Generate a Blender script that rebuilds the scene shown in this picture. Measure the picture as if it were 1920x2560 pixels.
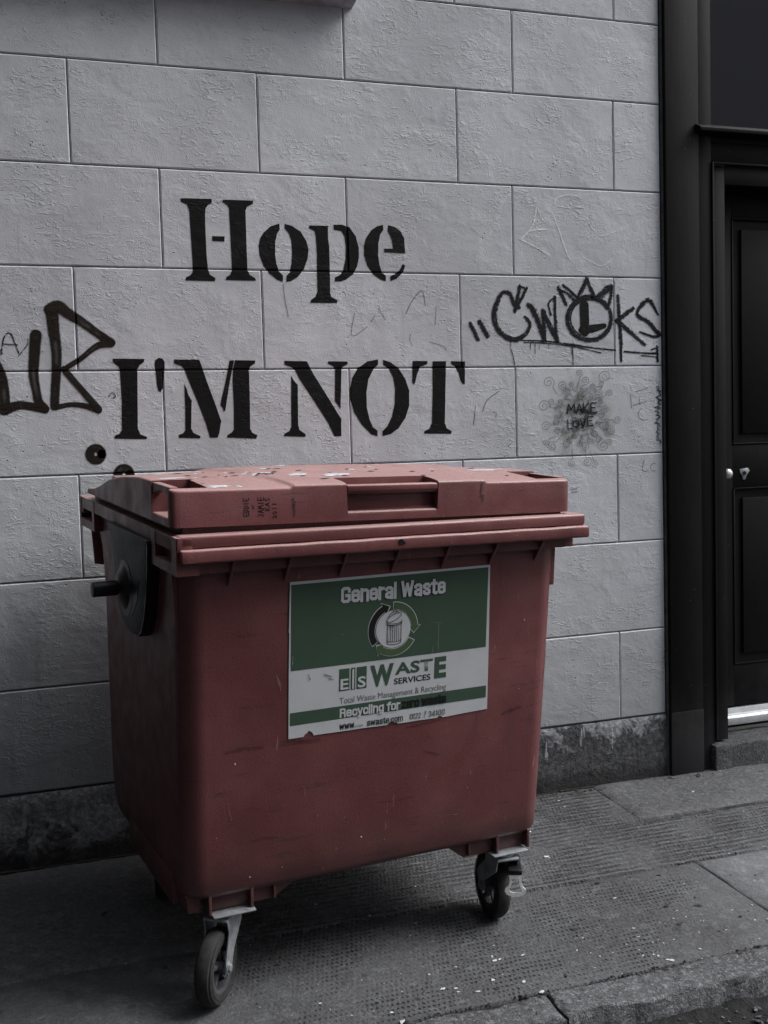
import bpy, bmesh, math, random
import numpy as np
from mathutils import Vector, Matrix, noise
for o in list(bpy.data.objects): bpy.data.objects.remove(o)
S = bpy.context.scene
COL = S.collection
R = math.radians
random.seed(7)

# ------------------------------------------------------------------ camera
cam_d = bpy.data.cameras.new('camera'); cam = bpy.data.objects.new('camera', cam_d); COL.objects.link(cam); S.camera = cam
cam_d.sensor_fit = 'VERTICAL'; cam_d.sensor_height = 24; cam_d.lens = 24*2901.47/2560; cam_d.clip_end = 400; cam_d.clip_start = .02
yaw, pitch, roll = -.3441, -.0708, -.0279
fw = Vector((-math.sin(yaw)*math.cos(pitch), math.cos(yaw)*math.cos(pitch), math.sin(pitch)))
rt = Vector((math.cos(yaw), math.sin(yaw), 0)); up = rt.cross(fw)
rt, up = rt*math.cos(roll)+up*math.sin(roll), -rt*math.sin(roll)+up*math.cos(roll)
cm = Matrix((rt, up, -fw)).transposed().to_4x4(); cm.translation = Vector((0, -3.9748, 1.4305)); cam.matrix_world = cm

# ------------------------------------------------------------------ sky, sun, exposure (overcast alley, light from upper right)
W = bpy.data.worlds.new('World'); S.world = W; W.use_nodes = True
wn = W.node_tree; wn.nodes.clear()
SUN_EL, SUN_AZ = R(50), R(108)          # azimuth measured from +Y towards +X
sky = wn.nodes.new('ShaderNodeTexSky'); sky.sky_type = 'NISHITA'; sky.sun_disc = False
sky.sun_elevation = SUN_EL; sky.sun_rotation = SUN_AZ; sky.air_density = 1.0; sky.dust_density = 4.0
hs = wn.nodes.new('ShaderNodeHueSaturation'); hs.inputs['Saturation'].default_value = .42
bg = wn.nodes.new('ShaderNodeBackground'); bg.inputs['Strength'].default_value = .11
wo = wn.nodes.new('ShaderNodeOutputWorld')
wn.links.new(sky.outputs[0], hs.inputs['Color']); wn.links.new(hs.outputs[0], bg.inputs[0]); wn.links.new(bg.outputs[0], wo.inputs[0])
sd = bpy.data.lights.new('sun', 'SUN'); sd.energy = 1.5; sd.angle = R(34); sd.color = (1, .98, .955)
so = bpy.data.objects.new('sun', sd); COL.objects.link(so)
sdir = Vector((math.sin(SUN_AZ)*math.cos(SUN_EL), math.cos(SUN_AZ)*math.cos(SUN_EL), math.sin(SUN_EL)))
so.rotation_euler = sdir.to_track_quat('Z', 'Y').to_euler(); so.location = (6, -6, 8)
S.view_settings.view_transform = 'Standard'; S.view_settings.look = 'None'; S.view_settings.gamma = 1
S.view_settings.use_curve_mapping = False; S.view_settings.exposure = .92
S.render.engine = 'CYCLES'

# ------------------------------------------------------------------ helpers
def tag(o, label=None, cat=None, group=None, kind=None):
    if label: o['label'] = label
    if cat: o['category'] = cat
    if group: o['group'] = group
    if kind: o['kind'] = kind
    return o
def empty(name, loc=(0, 0, 0), parent=None):
    o = bpy.data.objects.new(name, None); COL.objects.link(o); o.location = loc; o.empty_display_size = .2
    if parent: o.parent = parent
    return o
def link(name, me, mat=None, parent=None, smooth=False, angle=None):
    if mat and not me.materials: me.materials.append(mat)
    o = bpy.data.objects.new(name, me); COL.objects.link(o)
    if parent: o.parent = parent
    if smooth:
        for p in me.polygons: p.use_smooth = True
        if angle:
            me.set_sharp_from_angle(angle=R(angle))
    return o
def bmobj(name, bm, mat=None, parent=None, smooth=False, angle=None, normals=True):
    if normals: bmesh.ops.recalc_face_normals(bm, faces=bm.faces)
    me = bpy.data.meshes.new(name); bm.to_mesh(me); bm.free()
    return link(name, me, mat, parent, smooth, angle)
def add_box(bm, x0, x1, y0, y1, z0, z1, bev=0, seg=2, fn=None):
    b2 = bmesh.new()
    vs = [b2.verts.new((x, y, z)) for x in (x0, x1) for y in (y0, y1) for z in (z0, z1)]
    for f in ((0,1,3,2),(4,6,7,5),(0,4,5,1),(2,3,7,6),(0,2,6,4),(1,5,7,3)): b2.faces.new([vs[i] for i in f])
    bmesh.ops.recalc_face_normals(b2, faces=b2.faces)
    if bev: bmesh.ops.bevel(b2, geom=list(b2.edges), offset=bev, segments=seg, profile=.5, affect='EDGES')
    merge(bm, b2, fn)
def merge(bm, b2, fn=None, mat=None):
    vm = {}
    for v in b2.verts:
        c = v.co.copy()
        if mat is not None: c = mat @ c
        if fn: c = Vector(fn(*c))
        vm[v] = bm.verts.new(c)
    for f in b2.faces:
        try: bm.faces.new([vm[v] for v in f.verts])
        except ValueError: pass
    b2.free()
def box(name, dims, mat, parent=None, bev=0, seg=2, fn=None):
    bm = bmesh.new(); add_box(bm, *dims, bev=bev, seg=seg, fn=fn)
    return bmobj(name, bm, mat, parent, smooth=bool(bev), angle=40)
def add_prism(bm, pts, axis, a, b, bev=0, fn=None):
    """polygon pts (2D) extruded along axis from a to b"""
    b2 = bmesh.new()
    def P(u, v, w): return {'x': (w, u, v), 'y': (u, w, v), 'z': (u, v, w)}[axis]
    A = [b2.verts.new(P(u, v, a)) for u, v in pts]; B = [b2.verts.new(P(u, v, b)) for u, v in pts]
    b2.faces.new(A); b2.faces.new(B[::-1])
    n = len(pts)
    for i in range(n): b2.faces.new((A[i], B[i], B[(i+1) % n], A[(i+1) % n]))
    bmesh.ops.recalc_face_normals(b2, faces=b2.faces)
    if bev: bmesh.ops.bevel(b2, geom=list(b2.edges), offset=bev, segments=2, profile=.5, affect='EDGES')
    merge(bm, b2, fn)
def add_cyl(bm, c, r, a, b, axis='x', n=28, bev=0, mat=None, r2=None):
    b2 = bmesh.new(); r2 = r if r2 is None else r2
    def P(u, v, w): return {'x': (w, c[0]+u, c[1]+v), 'y': (c[0]+u, w, c[1]+v), 'z': (c[0]+u, c[1]+v, w)}[axis]
    A = [b2.verts.new(P(r*math.cos(2*math.pi*i/n), r*math.sin(2*math.pi*i/n), a)) for i in range(n)]
    B = [b2.verts.new(P(r2*math.cos(2*math.pi*i/n), r2*math.sin(2*math.pi*i/n), b)) for i in range(n)]
    ca, cb = b2.faces.new(A), b2.faces.new(B[::-1])
    for i in range(n): b2.faces.new((A[i], B[i], B[(i+1) % n], A[(i+1) % n]))
    bmesh.ops.recalc_face_normals(b2, faces=b2.faces)
    if bev: bmesh.ops.bevel(b2, geom=list(set(list(ca.edges)+list(cb.edges))), offset=bev, segments=2, profile=.5, affect='EDGES')
    merge(bm, b2, None, mat)
def add_lathe(bm, prof, n=40, mat=None):
    """prof list of (r, h); axis z, closed loop"""
    b2 = bmesh.new(); rings = []
    for i in range(n):
        a = 2*math.pi*i/n; rings.append([b2.verts.new((r*math.cos(a), r*math.sin(a), h)) for r, h in prof])
    m = len(prof)
    for i in range(n):
        for j in range(m):
            b2.faces.new((rings[i][j], rings[(i+1) % n][j], rings[(i+1) % n][(j+1) % m], rings[i][(j+1) % m]))
    bmesh.ops.recalc_face_normals(b2, faces=b2.faces)
    merge(bm, b2, None, mat)

# ------------------------------------------------------------------ materials
class N:
    """tiny node-graph helper"""
    def __init__(s, name):
        s.m = bpy.data.materials.new(name); s.m.use_nodes = True; s.t = s.m.node_tree; s.n = s.t.nodes
        s.b = s.n['Principled BSDF']; s.o = s.n['Material Output']
    def new(s, typ, **kw):
        x = s.n.new(typ)
        for k, v in kw.items(): setattr(x, k, v)
        return x
    def lk(s, a, b): s.t.links.new(a, b)
    def co(s, scale=(1, 1, 1), kind='Object', rot=(0, 0, 0)):
        tc = s.new('ShaderNodeTexCoord'); mp = s.new('ShaderNodeMapping'); mp.inputs['Scale'].default_value = scale; mp.inputs['Rotation'].default_value = rot
        s.lk(tc.outputs[kind], mp.inputs[0]); return mp.outputs[0]
    def noise(s, vec, scale, detail=6, rough=.6, dist=0):
        x = s.new('ShaderNodeTexNoise'); x.inputs['Scale'].default_value = scale; x.inputs['Detail'].default_value = detail
        x.inputs['Roughness'].default_value = rough; x.inputs['Distortion'].default_value = dist; s.lk(vec, x.inputs['Vector']); return x.outputs['Fac']
    def vor(s, vec, scale, feature='F1', rnd=1):
        x = s.new('ShaderNodeTexVoronoi', feature=feature); x.inputs['Scale'].default_value = scale; x.inputs['Randomness'].default_value = rnd; s.lk(vec, x.inputs['Vector']); return x.outputs['Distance']
    def ramp(s, fac, a, b, ca=0.0, cb=1.0):
        x = s.new('ShaderNodeMapRange', interpolation_type='SMOOTHSTEP'); x.inputs['From Min'].default_value = a; x.inputs['From Max'].default_value = b
        x.inputs['To Min'].default_value = ca; x.inputs['To Max'].default_value = cb; s.lk(fac, x.inputs['Value']); return x.outputs[0]
    def math(s, op, a, b=None, c=None):
        x = s.new('ShaderNodeMath', operation=op)
        for i, v in enumerate((a, b, c)):
            if v is None: continue
            if isinstance(v, (int, float)): x.inputs[i].default_value = v
            else: s.lk(v, x.inputs[i])
        return x.outputs[0]
    def mix(s, fac, a, b, blend='MIX'):
        x = s.new('ShaderNodeMix', data_type='RGBA', blend_type=blend)
        for i, v in ((0, fac), (6, a), (7, b)):
            if isinstance(v, (int, float)): x.inputs[i].default_value = v
            elif isinstance(v, tuple): x.inputs[i].default_value = v if len(v) == 4 else (*v, 1)
            else: s.lk(v, x.inputs[i])
        return x.outputs[2]
    def bump(s, h, strength=.5, dist=.01, prev=None):
        x = s.new('ShaderNodeBump'); x.inputs['Strength'].default_value = strength; x.inputs['Distance'].default_value = dist
        s.lk(h, x.inputs['Height'])
        if prev is not None: s.lk(prev, x.inputs['Normal'])
        return x.outputs[0]
    def col(s, c):
        if isinstance(c, tuple): s.b.inputs['Base Color'].default_value = (*c, 1)
        else: s.lk(c, s.b.inputs['Base Color'])
    def rough(s, r):
        if isinstance(r, (int, float)): s.b.inputs['Roughness'].default_value = r
        else: s.lk(r, s.b.inputs['Roughness'])
    def nrm(s, x): s.lk(x, s.b.inputs['Normal'])
    def xyz(s, vec):
        x = s.new('ShaderNodeSeparateXYZ'); s.lk(vec, x.inputs[0]); return x.outputs
    def rand(s):
        return s.new('ShaderNodeObjectInfo').outputs['Random']
def g(v, t=0.022): return (v*(1-.02-t), v, v*(1+.05+t))

def plaster_normal(n, k=1.0):
    v = n.co((1, 1, 1.5), rot=(0, R(24), 0))
    warp = n.noise(n.co((1, 1, 1)), 3.0, 3)
    vv = n.new('ShaderNodeVectorMath', operation='MULTIPLY_ADD'); n.lk(warp, vv.inputs[0]); vv.inputs[1].default_value = (.12, .12, .12); n.lk(v, vv.inputs[2]); v = vv.outputs[0]
    big = n.noise(v, 5, 3, .5, .8)
    mid = n.noise(v, 24, 5, .62, 1.1)
    ridg = n.ramp(n.math('ABSOLUTE', n.math('SUBTRACT', n.noise(v, 15, 4, .6, 1.6), .5)), 0, .045, 1, 0)
    patch = n.ramp(n.noise(n.co(), 4.5, 3), .5, .66)
    ridg = n.math('MULTIPLY', ridg, patch)
    pits = n.ramp(n.vor(v, 46), .05, .2, 1, 0)
    pits = n.math('MULTIPLY', pits, n.ramp(n.noise(n.co(), 9, 3), .54, .66))
    fine = n.noise(n.co(), 190, 3, .6)
    mask = n.ramp(n.noise(n.co(), 6.5, 3), .42, .68, .12, 1)
    v2 = n.co((1.0, 1, 2.1), rot=(0, R(-28), 0))
    f1 = n.ramp(n.noise(v2, 34, 4, .6, .9), .50, .66)          # short trowel ridges
    f2 = n.ramp(n.noise(v2, 75, 3, .6, .5), .55, .70)
    m2 = n.ramp(n.noise(n.co(), 5.5, 4, .6), .46, .66, .05, 1)
    h = n.math('ADD', n.math('MULTIPLY', big, .26), n.math('MULTIPLY', n.math('MULTIPLY', mid, mask), .16))
    h = n.math('ADD', h, n.math('MULTIPLY', n.math('MULTIPLY', f1, m2), .11))
    h = n.math('ADD', h, n.math('MULTIPLY', n.math('MULTIPLY', f2, m2), .04))
    h = n.math('ADD', h, n.math('MULTIPLY', ridg, .05))
    h = n.math('SUBTRACT', h, n.math('MULTIPLY', pits, .30))
    h = n.math('ADD', h, n.math('MULTIPLY', fine, .06))
    return n.bump(h, k, .016), ridg, pits

def mat_plaster():
    n = N('painted_render')
    nr, ridg, pits = plaster_normal(n)
    v = n.co()
    blot = n.noise(v, 2.2, 5, .6)
    c = n.mix(n.ramp(blot, .3, .7), g(.42), g(.53))
    c = n.mix(n.ramp(n.noise(v, 38, 5, .7), .5, .8, 0, .35), c, g(.33))
    c = n.mix(n.math('MULTIPLY', n.ramp(n.noise(v, 13, 4), .56, .72), .28), c, g(.60))
    rd = n.rand(); c = n.mix(n.ramp(rd, .55, 1, 0, .40), c, g(.385)); c = n.mix(n.ramp(rd, 0, .4, .35, 0), c, g(.56))
    drip = n.math('MULTIPLY', n.ramp(n.noise(n.co((17, 17, .8)), 1, 4, .6), .58, .74), n.ramp(n.noise(v, 1.7, 3), .42, .62)); c = n.mix(n.math('MULTIPLY', drip, .38), c, g(.22))
    edge = n.ramp(n.noise(v, 3.1, 6, .7, 1.0), .60, .64); c = n.mix(n.math('MULTIPLY', edge, .22), c, g(.64))
    c = n.mix(n.math('MULTIPLY', pits, .55), c, g(.16))
    sp = n.math('MULTIPLY', n.ramp(n.noise(n.co((1, 1, 1.6)), 120, 2, .6), .70, .75), .5); c = n.mix(sp, c, g(.14))
    z = n.xyz(v)[2]
    # darker towards the pavement
    d = n.ramp(n.math('ADD', z, n.math('MULTIPLY', n.noise(n.co((1, 1, .35)), 7, 5, .65), .5)), .35, 1.25, .55, 0)
    c = n.mix(d, c, g(.17))
    n.col(c); n.rough(.78); n.b.inputs['Specular IOR Level'].default_value = .3; n.nrm(nr)
    return n.m
def mat_plinth():
    n = N('peeling_plinth'); v = n.co()
    nr, ridg, pits = plaster_normal(n)
    z = n.xyz(v)[2]
    k = n.math('ADD', n.noise(v, 11, 8, .7, .6), n.math('MULTIPLY', z, 1.5))
    m = n.ramp(n.math('ADD', k, n.ramp(n.xyz(v)[0], .6, 1.8, .22, 0)), .775, .86)
    c = n.mix(n.ramp(n.noise(v, 45, 6, .75), .35, .7), g(.035), g(.12))
    c = n.mix(n.ramp(n.noise(v, 95, 4, .7), .62, .70, 0, .55), c, g(.16))
    c = n.mix(m, c, n.mix(n.ramp(n.noise(v, 60, 4), .4, .7), g(.20), g(.38)))
    # lime drips
    dr = n.ramp(n.noise(n.co((26, 26, 3)), 1, 4, .6, .4), .63, .68)
    c = n.mix(n.math('MULTIPLY', dr, n.ramp(z, .05, .2)), c, g(.42))
    c = n.mix(n.ramp(n.math('ADD', z, n.math('MULTIPLY', n.noise(v, 14, 5), .12)), .09, .15, .85, 0), c, g(.022))
    n.col(c); n.rough(.85); n.b.inputs['Specular IOR Level'].default_value = .25
    h2 = n.math('ADD', n.math('MULTIPLY', m, .5), n.noise(v, 55, 6, .7))
    n.nrm(n.bump(h2, 1, .012, nr))
    return n.m
def mat_paint_on_wall(name, c, alpha=None, rough=.7):
    n = N(name); nr, ridg, pits = plaster_normal(n)
    v = n.co()
    cc = n.mix(n.ramp(n.noise(v, 60, 5, .7), .55, .85, 0, .5), c, tuple(min(1, x*2.2+.012) for x in c))
    n.col(cc); n.rough(rough); n.nrm(nr); n.b.inputs['Specular IOR Level'].default_value = .14
    return n
def mat_stencil():
    n = mat_paint_on_wall('stencil_black', (.0045, .0045, .005))
    a = n.ramp(n.noise(n.co(), 120, 4, .7), .73, .77, 1, 0)
    n.lk(a, n.b.inputs['Alpha']); return n.m
def ribbon(n): 
    uv = n.new('ShaderNodeUVMap'); uv.uv_map = 'flow'
    e = n.new('ShaderNodeUVMap'); e.uv_map = 'edge'
    return uv.outputs[0], n.xyz(e.outputs[0])[0]
def mat_spray():
    n = mat_paint_on_wall('spray_brown_black', (.014, .010, .008))
    uv, e = ribbon(n)
    cl = n.noise(n.co(), 9, 3)
    core = n.math('MULTIPLY', n.ramp(e, .45, .95), n.ramp(cl, .45, .6, 0, 1))
    a = n.math('MULTIPLY', n.ramp(n.math('ADD', e, n.math('MULTIPLY', n.noise(n.co(), 160, 2), .22)), .10, .42), n.math('SUBTRACT', .985, n.math('MULTIPLY', core, .30)))
    n.lk(a, n.b.inputs['Alpha']); return n.m
def mat_dry(name, c, thr=.42, edge=.3, gain=1.0, streak=(9, 330), soft=.07):
    n = mat_paint_on_wall(name, c)
    uv, e = ribbon(n)
    mp = n.new('ShaderNodeMapping'); mp.inputs['Scale'].default_value = (streak[0], streak[1], 1); n.lk(uv, mp.inputs[0])
    st = n.noise(mp.outputs[0], 1, 5, .7)
    gr = n.noise(n.co(), 110, 4, .7)
    k = n.math('ADD', n.math('MULTIPLY', st, .55), n.math('MULTIPLY', gr, .45))
    k = n.math('ADD', k, n.math('MULTIPLY', n.ramp(e, 0, edge), .16))
    a = n.math('MULTIPLY', n.ramp(k, thr+.1, thr+.1+soft), gain)
    if soft > .1: a = n.math('MULTIPLY', a, n.ramp(e, 0, .8))
    n.lk(a, n.b.inputs['Alpha']); return n.m
def mat_stain():
    n = mat_paint_on_wall('green_smudge', (.035, .045, .03), rough=.85)
    uv, e = ribbon(n)
    k = n.math('MULTIPLY', n.ramp(e, 0, .85), n.ramp(n.noise(n.co(), 24, 6, .72, .5), .30, .72))
    kk = n.new('ShaderNodeUVMap'); kk.uv_map = 'edge'
    n.col(n.mix(n.ramp(e, .1, .7), (.20, .20, .10), (.045, .06, .045)))
    a = n.math('MULTIPLY', k, n.xyz(kk.outputs[0])[1]); n.lk(a, n.b.inputs['Alpha']); return n.m

def mat_red():
    n = N('faded_red_plastic'); v = n.co()
    blot = n.noise(v, 3.2, 5, .6)
    c = n.mix(n.ramp(blot, .3, .72), (.116, .037, .039), (.170, .060, .062))
    c = n.mix(n.ramp(n.noise(n.co((1, 1, .25)), 9, 6, .7), .55, .8, 0, .35), c, (.07, .035, .035))
    # scuffs: dark rubs and pale scratches
    sc = n.ramp(n.noise(n.co((3, 3, 26)), 2.0, 5, .68), .58, .70, 0, .6)
    c = n.mix(sc, c, (.045, .026, .026))
    run = n.math('MULTIPLY', n.ramp(n.noise(n.co((22, 22, .9)), 1, 4, .65), .56, .72), n.ramp(n.noise(v, 4, 3), .4, .65)); c = n.mix(n.math('MULTIPLY', run, .5), c, (.04, .022, .022))
    ps = n.ramp(n.noise(n.co((45, 45, 5)), 1.1, 4, .7), .67, .72, 0, .5)
    c = n.mix(ps, c, (.42, .24, .23))
    fl = n.ramp(n.vor(v, 30), .03, .045, 1, 0)
    fl = n.math('MULTIPLY', fl, n.ramp(n.noise(v, 7, 2), .6, .62))
    c = n.mix(n.math('MULTIPLY', fl, .7), c, (.5, .42, .40))
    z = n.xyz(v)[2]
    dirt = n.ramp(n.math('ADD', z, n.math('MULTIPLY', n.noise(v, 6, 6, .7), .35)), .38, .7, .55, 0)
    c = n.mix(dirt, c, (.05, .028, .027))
    # upward faces tinted paler, painting in the sky's shine on rails and lid
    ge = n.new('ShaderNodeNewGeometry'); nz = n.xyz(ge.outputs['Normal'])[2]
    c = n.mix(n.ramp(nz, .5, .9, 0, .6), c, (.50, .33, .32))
    n.col(c); n.rough(n.ramp(n.noise(v, 14, 5), .3, .7, .30, .5)); n.b.inputs['Specular IOR Level'].default_value = .45
    h = n.math('ADD', n.noise(v, 260, 3, .6), n.math('MULTIPLY', n.noise(v, 12, 3), .8))
    n.nrm(n.bump(h, .35, .0022)); return n.m
def mat_flat(name, c, rough=.5, var=.25, nscale=40, bump=.0015, metal=0, spec=.4, gs=1.0):
    n = N(name); v = n.co()
    dk = tuple(x*(1-var) for x in c); lt = tuple(min(1, x*(1+var)) for x in c)
    n.col(n.mix(n.ramp(n.noise(v, nscale, 6, .7), .3, .7), dk, lt)); n.rough(rough); n.b.inputs['Metallic'].default_value = metal
    n.b.inputs['Specular IOR Level'].default_value = spec
    if bump: n.nrm(n.bump(n.noise(v, nscale*3, 4, .65), .6, bump))
    return n.m
def mat_sticker(name, c, worn=.0):
    n = N(name); v = n.co()
    cc = n.mix(n.ramp(n.noise(v, 9, 6, .7), .35, .75, 0, .35), c, tuple(x*.72 for x in c))
    cc = n.mix(n.ramp(n.noise(n.co((70, 70, 5)), 1, 4, .7), .70, .74, 0, .5), cc, g(.45))
    cc = n.mix(n.ramp(n.noise(v, 28, 6, .75), .66, .72, 0, .5), cc, (.12, .11, .10))
    n.col(cc); n.rough(.5); n.b.inputs['Specular IOR Level'].default_value = .3; n.nrm(n.bump(n.noise(v, 60, 4), .25, .001)); return n.m
def mat_ground(name, base, dark, dots=0, ribs=0, scale=1.0, grit=0):
    n = N(name); v = n.co()
    c = n.mix(n.ramp(n.noise(v, 2.4, 5, .65), .3, .7), g(dark), g(base))
    c = n.mix(n.ramp(n.noise(v, 60, 5, .75), .35, .75, 0, .6), c, g(base*.55))
    c = n.mix(n.ramp(n.noise(v, 120, 3, .75), .60, .70, 0, .6), c, g(base*2.3))
    c = n.mix(n.ramp(n.noise(n.co((1, 1.6, 1)), 95, 4, .75), .60, .68, 0, .6), c, g(base*.2))
    c = n.mix(n.ramp(n.noise(v, 5, 6, .7, .5), .56, .68, 0, .55), c, (base*.42, base*.44, base*.40))
    c = n.mix(n.ramp(n.noise(v, 22, 6, .75, .4), .52, .68, 0, .55), c, g(base*1.75)); c = n.mix(n.ramp(n.vor(v, 7), .07, .11, .6, 0), c, g(base*.3))
    c = n.mix(n.ramp(n.noise(v, 1.3, 5, .6), .52, .7, 0, .5), c, g(base*.45))
    if grit:
        c = n.mix(n.ramp(n.noise(v, 70, 4, .8), .50, .62, 0, .75*grit), c, g(base*2.1)); c = n.mix(n.ramp(n.noise(n.co((1, 1, 1)), 48, 5, .8, .6), .52, .64, 0, .8*grit), c, g(base*.22))
    X = n.xyz(v)
    h = n.math('ADD', n.math('MULTIPLY', n.noise(v, 34, 6, .75), .8), n.math('MULTIPLY', n.noise(v, 150, 3, .6), .3))
    if dots:
        # staggered grid of small pressed dimples, worn away in places
        wv = n.noise(v, 6, 3)
        px = n.math('MULTIPLY_ADD', wv, .02, X[0]); py = n.math('MULTIPLY_ADD', wv, .03, X[1])
        row = n.math('FLOOR', n.math('DIVIDE', py, .0215)); odd = n.math('MULTIPLY', n.math('MODULO', n.math('ABSOLUTE', row), 2), .5)
        fx = n.math('SUBTRACT', n.math('FRACT', n.math('ADD', n.math('DIVIDE', px, .0142), odd)), .5)
        fy = n.math('SUBTRACT', n.math('FRACT', n.math('DIVIDE', py, .0215)), .5)
        rr = n.math('SQRT', n.math('ADD', n.math('POWER', n.math('MULTIPLY', fx, .95), 2), n.math('POWER', n.math('MULTIPLY', fy, 1.25), 2)))
        jit = n.math('MULTIPLY', n.math('SUBTRACT', n.noise(v, 70, 3), .5), .75)
        dim = n.ramp(n.math('ADD', rr, jit), .13, .30, 1, 0)
        wear = n.ramp(n.noise(v, 4.2, 5, .65), .43, .60)
        edgex = n.ramp(X[0], .45, .75); wear2 = n.ramp(n.math('ADD', X[0], n.noise(v, 3, 2)), 2.35, 2.6, 1, .12)
        dim = n.math('MULTIPLY', dim, n.math('MULTIPLY', n.math('MULTIPLY_ADD', wear, .9, .1), n.math('MULTIPLY', edgex, wear2 if not ribs else 1.0)))
        c = n.mix(n.math('MULTIPLY', dim, .85*dots), c, g(base*.10))
        h = n.math('SUBTRACT', h, n.math('MULTIPLY', dim, .9))
    if ribs:
        w = n.math('MULTIPLY_ADD', n.noise(v, 8, 3), .03, X[1])
        s = n.math('SINE', n.math('MULTIPLY', w, 2*math.pi/.0305))
        wear = n.ramp(n.noise(v, 5, 4, .6), .35, .6)
        brk = n.ramp(n.noise(n.co((60, 14, 1)), 1, 3, .7), .36, .52)
        rb = n.math('MULTIPLY', n.math('MULTIPLY', n.math('MULTIPLY', n.ramp(s, .0, .8), wear), brk), n.ramp(X[0], .5, .8))
        c = n.mix(n.math('MULTIPLY', rb, .6), c, g(base*.18)); h = n.math('SUBTRACT', h, n.math('MULTIPLY', rb, .8))
    n.col(c); n.rough(n.ramp(n.noise(v, 20, 4), .3, .7, .6, .85)); n.b.inputs['Specular IOR Level'].default_value = .3
    n.nrm(n.bump(h, 1, .009*scale)); return n.m
def mat_black_paint():
    n = N('black_gloss_paint'); v = n.co()
    c = n.mix(n.ramp(n.noise(n.co((1, 1, .3)), 8, 6, .7), .4, .75), (.0035, .0035, .004), (.0075, .0075, .008))
    c = n.mix(n.ramp(n.noise(n.co((30, 30, 3)), 1.2, 5, .7), .70, .76, 0, .5), c, g(.06))
    z = n.xyz(v)[2]
    c = n.mix(n.ramp(n.math('ADD', z, n.math('MULTIPLY', n.noise(v, 12, 6, .7), .4)), .25, .6, .7, 0), c, g(.03))
    fl = n.math('MULTIPLY', n.ramp(n.vor(v, 16), .02, .035, 1, 0), .6); c = n.mix(fl, c, g(.2))
    n.col(c); n.rough(.55); n.b.inputs['Specular IOR Level'].default_value = .14
    n.nrm(n.bump(n.noise(n.co((60, 60, 8)), 1, 5, .7), .4, .002)); return n.m

M = dict(plaster=mat_plaster(), plinth=mat_plinth(), stencil=mat_stencil(), spray=mat_spray(),
    marker_wet=mat_dry('wet_black_marker', (.007, .007, .008), .22, .5), marker=mat_dry('dry_black_marker', (.010, .010, .012), .435, .75),
    curl=mat_dry('faint_pen', (.12, .125, .12), .33, .3, .62), scratch=mat_dry('grey_scratch', (.09, .09, .095), .41, .3, .65),
    pen=mat_dry('black_pen', (.008, .009, .010), .22, .3, .95), faint=mat_dry('faint_scratch', (.3, .33, .3), .46, .5, .5, (60, 60)), chalk=mat_dry('white_chalk', (.78, .79, .82), .46, .5, .75, (60, 60)),
    speck=mat_dry('speckled_black', (.03, .03, .034), .47, .6, .9, (90, 90)), stain=mat_stain(), ink=mat_dry('faded_ink', (.02, .012, .012), .22, .3, .9), scuff=mat_dry('dark_scuff', (.04, .022, .022), .37, 1.0, .4, (14, 40), .30), pale_scratch=mat_dry('pale_scratch', (.32, .2, .19), .42, .8, .38, (60, 60)), smear=mat_dry('dirt_smear', (.05, .045, .045), .40, .8, .6, (60, 60), .2),
    joint=mat_flat('joint_mortar', g(.06), .9, .35, 30), lit_arris=mat_flat('lit_arris_paint', g(.60), .75, .12, 60), red=mat_red(), dark_red=mat_flat('dark_red_plastic', (.10, .034, .033), .6, .3, 12),
    black_plastic=mat_flat('black_plastic', (.007, .007, .008), .34, .4, 30), grey_plastic=mat_flat('scuffed_grey_plastic', (.06, .068, .075), .55, .45, 14),
    rubber=mat_flat('tyre_rubber', (.022, .022, .024), .8, .4, 50), zinc=mat_flat('dull_zinc', (.30, .32, .34), .5, .35, 22, .0008, .55),
    bright=mat_flat('worn_bright_steel', (.55, .56, .57), .35, .25, 30, .0005, .25),
    white_print=mat_sticker('sticker_white', (.50, .52, .55)), green_print=mat_sticker('sticker_green', (.046, .083, .057)),
    olive_print=mat_sticker('sticker_olive', (.065, .105, .055)), black_print=mat_sticker('sticker_black', (.010, .010, .011)), grey_print=mat_sticker('sticker_grey_ink', (.10, .11, .105)),
    slab_dots=mat_ground('dimpled_concrete', .092, .058, 1, grit=.3), slab_ribs=mat_ground('ribbed_concrete', .10, .062, .8, .7, grit=.45), slab_smooth=mat_ground('smooth_concrete', .105, .065, grit=.6),
    slab_dirty=mat_ground('dirty_concrete', .05, .03), slab_pale=mat_ground('pale_concrete', .165, .135, 0, .0), kerb=mat_ground('kerb_granite', .15, .085, scale=3.5, grit=1), road=mat_ground('road_tarmac', .022, .012, scale=3.0),
    black=mat_black_paint(), soil=mat_flat('joint_dirt', (.018, .018, .016), .95, .5, 60, .004), step=mat_ground('step_stone', .10, .05, scale=2, grit=.5),
    strip=mat_flat('aluminium_sill', (.62, .64, .66), .38, .12, 20, .0004, .5), brass=mat_flat('pale_knob', (.55, .54, .5), .3, .3, 50, .0004, .6),
    chip=mat_flat('pale_grit', g(.62), .8, .3, 60), chip2=mat_flat('dark_grit', g(.03), .85, .5, 60), dropping=mat_flat('dried_white_splash', g(.45), .8, .25, 50),
    brick=mat_flat('far_render', g(.30), .9, .3, 3), frame_white=mat_flat('far_frame_paint', g(.35), .6, .15, 10),
    sill_paint=mat_flat('grey_sill_paint', g(.30), .8, .3, 20, .003), shade_dark=mat_flat('shade_block_dark', g(.018), .9, .35, 8, .006))  # last entry near black so the added left block bounces little light
def mat_glass():
    n = N('dark_window_glass'); n.col((.022, .022, .025)); n.rough(.10); n.b.inputs['Specular IOR Level'].default_value = .5
    v = n.co(); n.nrm(n.bump(n.noise(v, 2.5, 2), .05, .01)); return n.m
M['glass'] = mat_glass()

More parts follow.
